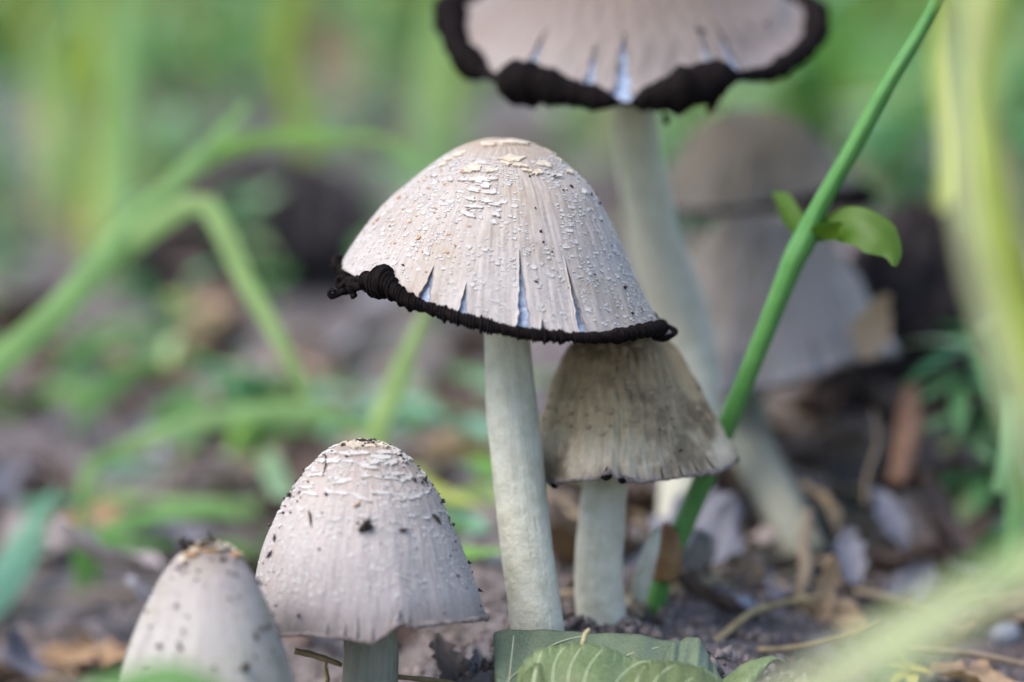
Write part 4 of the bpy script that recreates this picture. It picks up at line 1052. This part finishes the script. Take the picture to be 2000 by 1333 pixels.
wood_chunk()

# soil clump behind the rear caps
def soil_clump():
    c = pix(1790, 640, .53); g = np.array([c[0], c[1], float(height(c[0], c[1]))]); r = random.Random(3)
    root = empty('soil_clump', g, 'dark crumbly soil clump standing behind the sagging grey cap', 'soil clump')
    n, m = 40, 60; V = []
    for i in range(n):
        f = math.pi * .62 * i / (n - 1)
        for j in range(m):
            a = 2 * math.pi * j / m
            d = np.array([math.sin(f) * math.cos(a), math.sin(f) * math.sin(a), math.cos(f)])
            k = 1 + .16 * math.sin(3 * a + 2 * f) + .10 * math.sin(7 * a + 9 * f + 1) + .07 * math.sin(13 * a - 11 * f) + .05 * math.sin(29 * a + 23 * f)
            V.append(g + [0, 0, .002] + d * np.array([.019, .016, .024]) * k)
    part('earth_body', V, grid_faces(n, m, True), M['earth'], root)
    B = Bag()
    for i in range(260):
        v = V[r.randrange(len(V))]; B.add(*octa(v, .0006 + .002 * r.random() ** 3, r, r.uniform(.8, 2)))
    Vv, F = B.arr(); part('clinging_crumbs', Vv, F, M['earth'], root, False)['kind'] = 'stuff'
soil_clump()

# ------------------------------------------------------------------ fallen green leaf in front
def green_leaf():
    base = pix(1190, 1345, .352)
    root = empty('fallen_leaf', base, 'folded green fallen leaf with toothed edge and pale veins', 'leaf')
    def lm(name, c1, c2, cv):
        m, t, b, o_ = new_mat(name)
        ob = N(t, 'TexCoord').outputs['Object']; f = noise(t, ob, 160, 5, .6); f2 = noise(t, ob, 900, 4, .6)
        col = mixc(t, ramp(t, [(.35, (0, 0, 0)), (.7, (1, 1, 1))], f), c1, c2)
        v = N(t, 'TexVoronoi', Scale=1100.0, feature='DISTANCE_TO_EDGE'); t.links.new(ob, v.inputs['Vector'])
        col = mixc(t, ramp(t, [(0, (.6, .6, .6)), (.07, (0, 0, 0))], v.outputs[0]), col, cv)
        col = mixc(t, ramp(t, [(.60, (0, 0, 0)), (.72, (.6, .6, .6))], noise(t, ob, 240, 4, .6)), col, (.16, .13, .07))
        t.links.new(col, b.inputs['Base Color']); b.inputs['Roughness'].default_value = .42
        bump(t, b, v.outputs[0], .0002, .5, bump(t, b, f2, .0002, .5))
        tr = N(t, 'BsdfTranslucent'); t.links.new(col, tr.inputs[0]); mx = N(t, 'MixShader'); mx.inputs[0].default_value = .22
        t.links.new(b.outputs[0], mx.inputs[1]); t.links.new(tr.outputs[0], mx.inputs[2]); t.links.new(mx.outputs[0], o_.inputs[0])
        return m
    m_back = lm('fallen_leaf_underside', (.095, .125, .08), (.14, .185, .115), (.18, .22, .145)); m_front = lm('fallen_leaf_upper_side', (.09, .13, .05), (.16, .21, .095), (.22, .27, .15)); m_fold = lm('fallen_leaf_olive', (.06, .085, .028), (.10, .135, .048), (.16, .20, .095))
    vein = simple('leaf_vein', (.48, .52, .34), (.40, .45, .28), 900, .55, .0001)
    def sheet(top, bot, name, teeth=0, wav=.0004, n=220, k=40, bulge=.002, seed=0):
        A = spline([pix(*q) for q in top], n); Bm = spline([pix(*q) for q in bot], n); V = []
        for i in range(k):
            s = i / (k - 1)
            for j in range(n):
                p = A[j] * (1 - s) + Bm[j] * s
                if teeth: p = p + np.array([0, 0, 1]) * (1 - s) ** 18 * .00032 * (.3 + .7 * abs(math.sin(j * 1.7))) * (1 - 2 * ((j / (n - 1) * teeth + .25 * math.sin(j * .11)) % 1))
                p = p - FWD * bulge * math.sin(math.pi * s) + np.array([0, -.6, .8]) * wav * (math.sin(j / n * 17 + seed) * (1 - s * .5) + .5 * math.sin(j / n * 41 + 6 * s + seed))
                V.append(p)
        V = np.array(V); o = part(name, V, grid_faces(k, n), m_fold if name == 'front_fold' else m_front if name in ('toothed_lobe', 'curled_tip') else m_back, root)
        md = o.modifiers.new('thickness', 'SOLIDIFY'); md.thickness = .00016; md.offset = 0
        return V.reshape(k, n, 3), o
    vein_dull = simple('dull_leaf_vein', (.30, .32, .21), (.24, .26, .17), 900, .55, .0001)
    def veins(G, par, lines, r=.00016, vm=None):
        for L in lines:
            P = []
            for s, u in L:
                i = s * (G.shape[0] - 1); j = u * (G.shape[1] - 1); P.append(G[int(round(i)), int(round(j))] - FWD * .00014)
            V, F, _ = tube(spline(P, 14), [r] + [r * .85] * 12 + [r * .4], 20, 6); part('vein', V, F, vm or vein, root, parent=par)
    G, o = sheet([(964, 1250, .359), (970, 1234, .360), (1020, 1230, .361), (1090, 1234, .362), (1150, 1236, .362), (1230, 1240, .362), (1300, 1250, .362), (1345, 1252, .361)],
                 [(972, 1420, .348), (980, 1422, .348), (1040, 1425, .347), (1100, 1425, .346), (1180, 1430, .346), (1260, 1430, .346), (1340, 1430, .346), (1420, 1420, .347)], 'back_lobe', wav=.0002, seed=2)
    veins(G, o, [[(.62, .04), (.48, .09), (.3, .2), (.16, .31), (.05, .45), (.02, .52)], [(.75, .06), (.4, .10), (.05, .14)], [(.35, .55), (.2, .68), (.08, .85)]], .00018, vein_dull)
    G, o = sheet([(1012, 1312, 0.3500), (1032, 1285, 0.3500), (1062, 1266, 0.3505), (1110, 1258, 0.3510), (1170, 1262, 0.3510), (1225, 1282, 0.3510), (1275, 1290, 0.3500), (1335, 1296, 0.3500), (1385, 1310, 0.3500), (1412, 1330, 0.3490)],
                 [(1000, 1430, 0.3400), (1040, 1440, 0.3390), (1080, 1440, 0.3390), (1130, 1440, 0.3380), (1190, 1440, 0.3380), (1240, 1440, 0.3380), (1290, 1440, 0.3380), (1340, 1440, 0.3380), (1390, 1440, 0.3390), (1420, 1430, 0.3400)], 'toothed_lobe', teeth=17, seed=1, bulge=.0007, wav=.00012)
    veins(G, o, [[(.95, .34), (.5, .335), (.25, .36), (.1, .40), (.015, .43)], [(.9, .46), (.4, .48), (.18, .54), (.06, .60), (.015, .65)], [(.9, .58), (.4, .62), (.18, .70), (.02, .80)], [(.6, .08), (.25, .11), (.03, .15)], [(.8, .20), (.3, .20), (.1, .23), (.015, .26)], [(.8, .74), (.3, .80), (.05, .90)], [(.9, .27), (.35, .27), (.12, .305), (.015, .34)]], .00008)
    G, o = sheet([(1205, 1345, .3465), (1235, 1312, .347), (1262, 1298, .3475), (1310, 1293, .3475), (1350, 1303, .3475), (1385, 1316, .347), (1418, 1345, .3465)],
                 [(1190, 1440, .339), (1230, 1440, .338), (1270, 1440, .338), (1310, 1440, .338), (1350, 1440, .338), (1390, 1440, .338), (1425, 1440, .339)], 'front_fold', teeth=11, seed=9, bulge=.0006, wav=.00015)
    veins(G, o, [[(.8, .3), (.3, .36), (.1, .46), (.02, .55)], [(.8, .5), (.3, .6), (.08, .74)], [(.6, .2), (.2, .22), (.03, .3)]], .00008)
    G, o = sheet([(1008, 1350, .347), (1024, 1316, .3475), (1046, 1298, .348), (1072, 1306, .348), (1092, 1345, .347)],
                 [(1000, 1440, .340), (1020, 1440, .339), (1046, 1440, .339), (1075, 1440, .339), (1100, 1440, .340)], 'front_fold', teeth=5, seed=4, n=90, bulge=.0006, wav=.00012)
    veins(G, o, [[(.8, .4), (.3, .45), (.04, .5)]], .00008)
    # turned corner and curled tip
    G, o = sheet([(1296, 1290, .357), (1312, 1262, .358), (1336, 1246, .3585), (1358, 1246, .3585), (1382, 1275, .358), (1408, 1328, .357)],
                 [(1290, 1360, .351), (1310, 1380, .350), (1340, 1390, .350), (1370, 1390, .350), (1400, 1390, .350), (1430, 1380, .351)], 'turned_corner', seed=5, n=50)
    G, o = sheet([(1408, 1332, .3545), (1440, 1305, .355), (1470, 1290, .355), (1500, 1283, .3555), (1518, 1285, .356), (1534, 1292, .356)],
                 [(1412, 1400, .349), (1450, 1360, .350), (1480, 1325, .352), (1505, 1295, .354), (1520, 1289, .3555), (1535, 1294, .356)], 'curled_tip', seed=7, n=40, k=12, bulge=.001, wav=.0001)
    V, F, _ = tube([pix(1105, 1330, .350), pix(1128, 1290, .351), pix(1138, 1262, .3515), pix(1143, 1240, .352), pix(1152, 1229, .352)], [.0008, .0007, .00045, .0004, .00025], 20, 8)
    part('stalk', V, F, simple('leaf_stalk', (.26, .22, .11), (.32, .30, .16), 500, .6, .0003), root)
green_leaf()

# yellow flower bud scrap at lower right
def bud():
    p = pix(1775, 1312, .384)
    root = empty('withered_flower', p, 'small withered yellow flower lying on the litter', 'flower')
    r = random.Random(2); mt = simple('withered_yellow', (.42, .38, .14), (.34, .25, .08), 500, .7, .0003)
    for i in range(6):
        V, F = leaf_oval(.0032, .0022, .6); part('petal', place(V, p, i * 1.05, r.uniform(.1, .7)), F, mt, root)
    V, F, _ = tube([p, pix(1755, 1275, .385), pix(1735, 1245, .386)], [.0004, .0003, .0003], 10, 6); part('stalk', V, F, M['straw'], root)
bud()
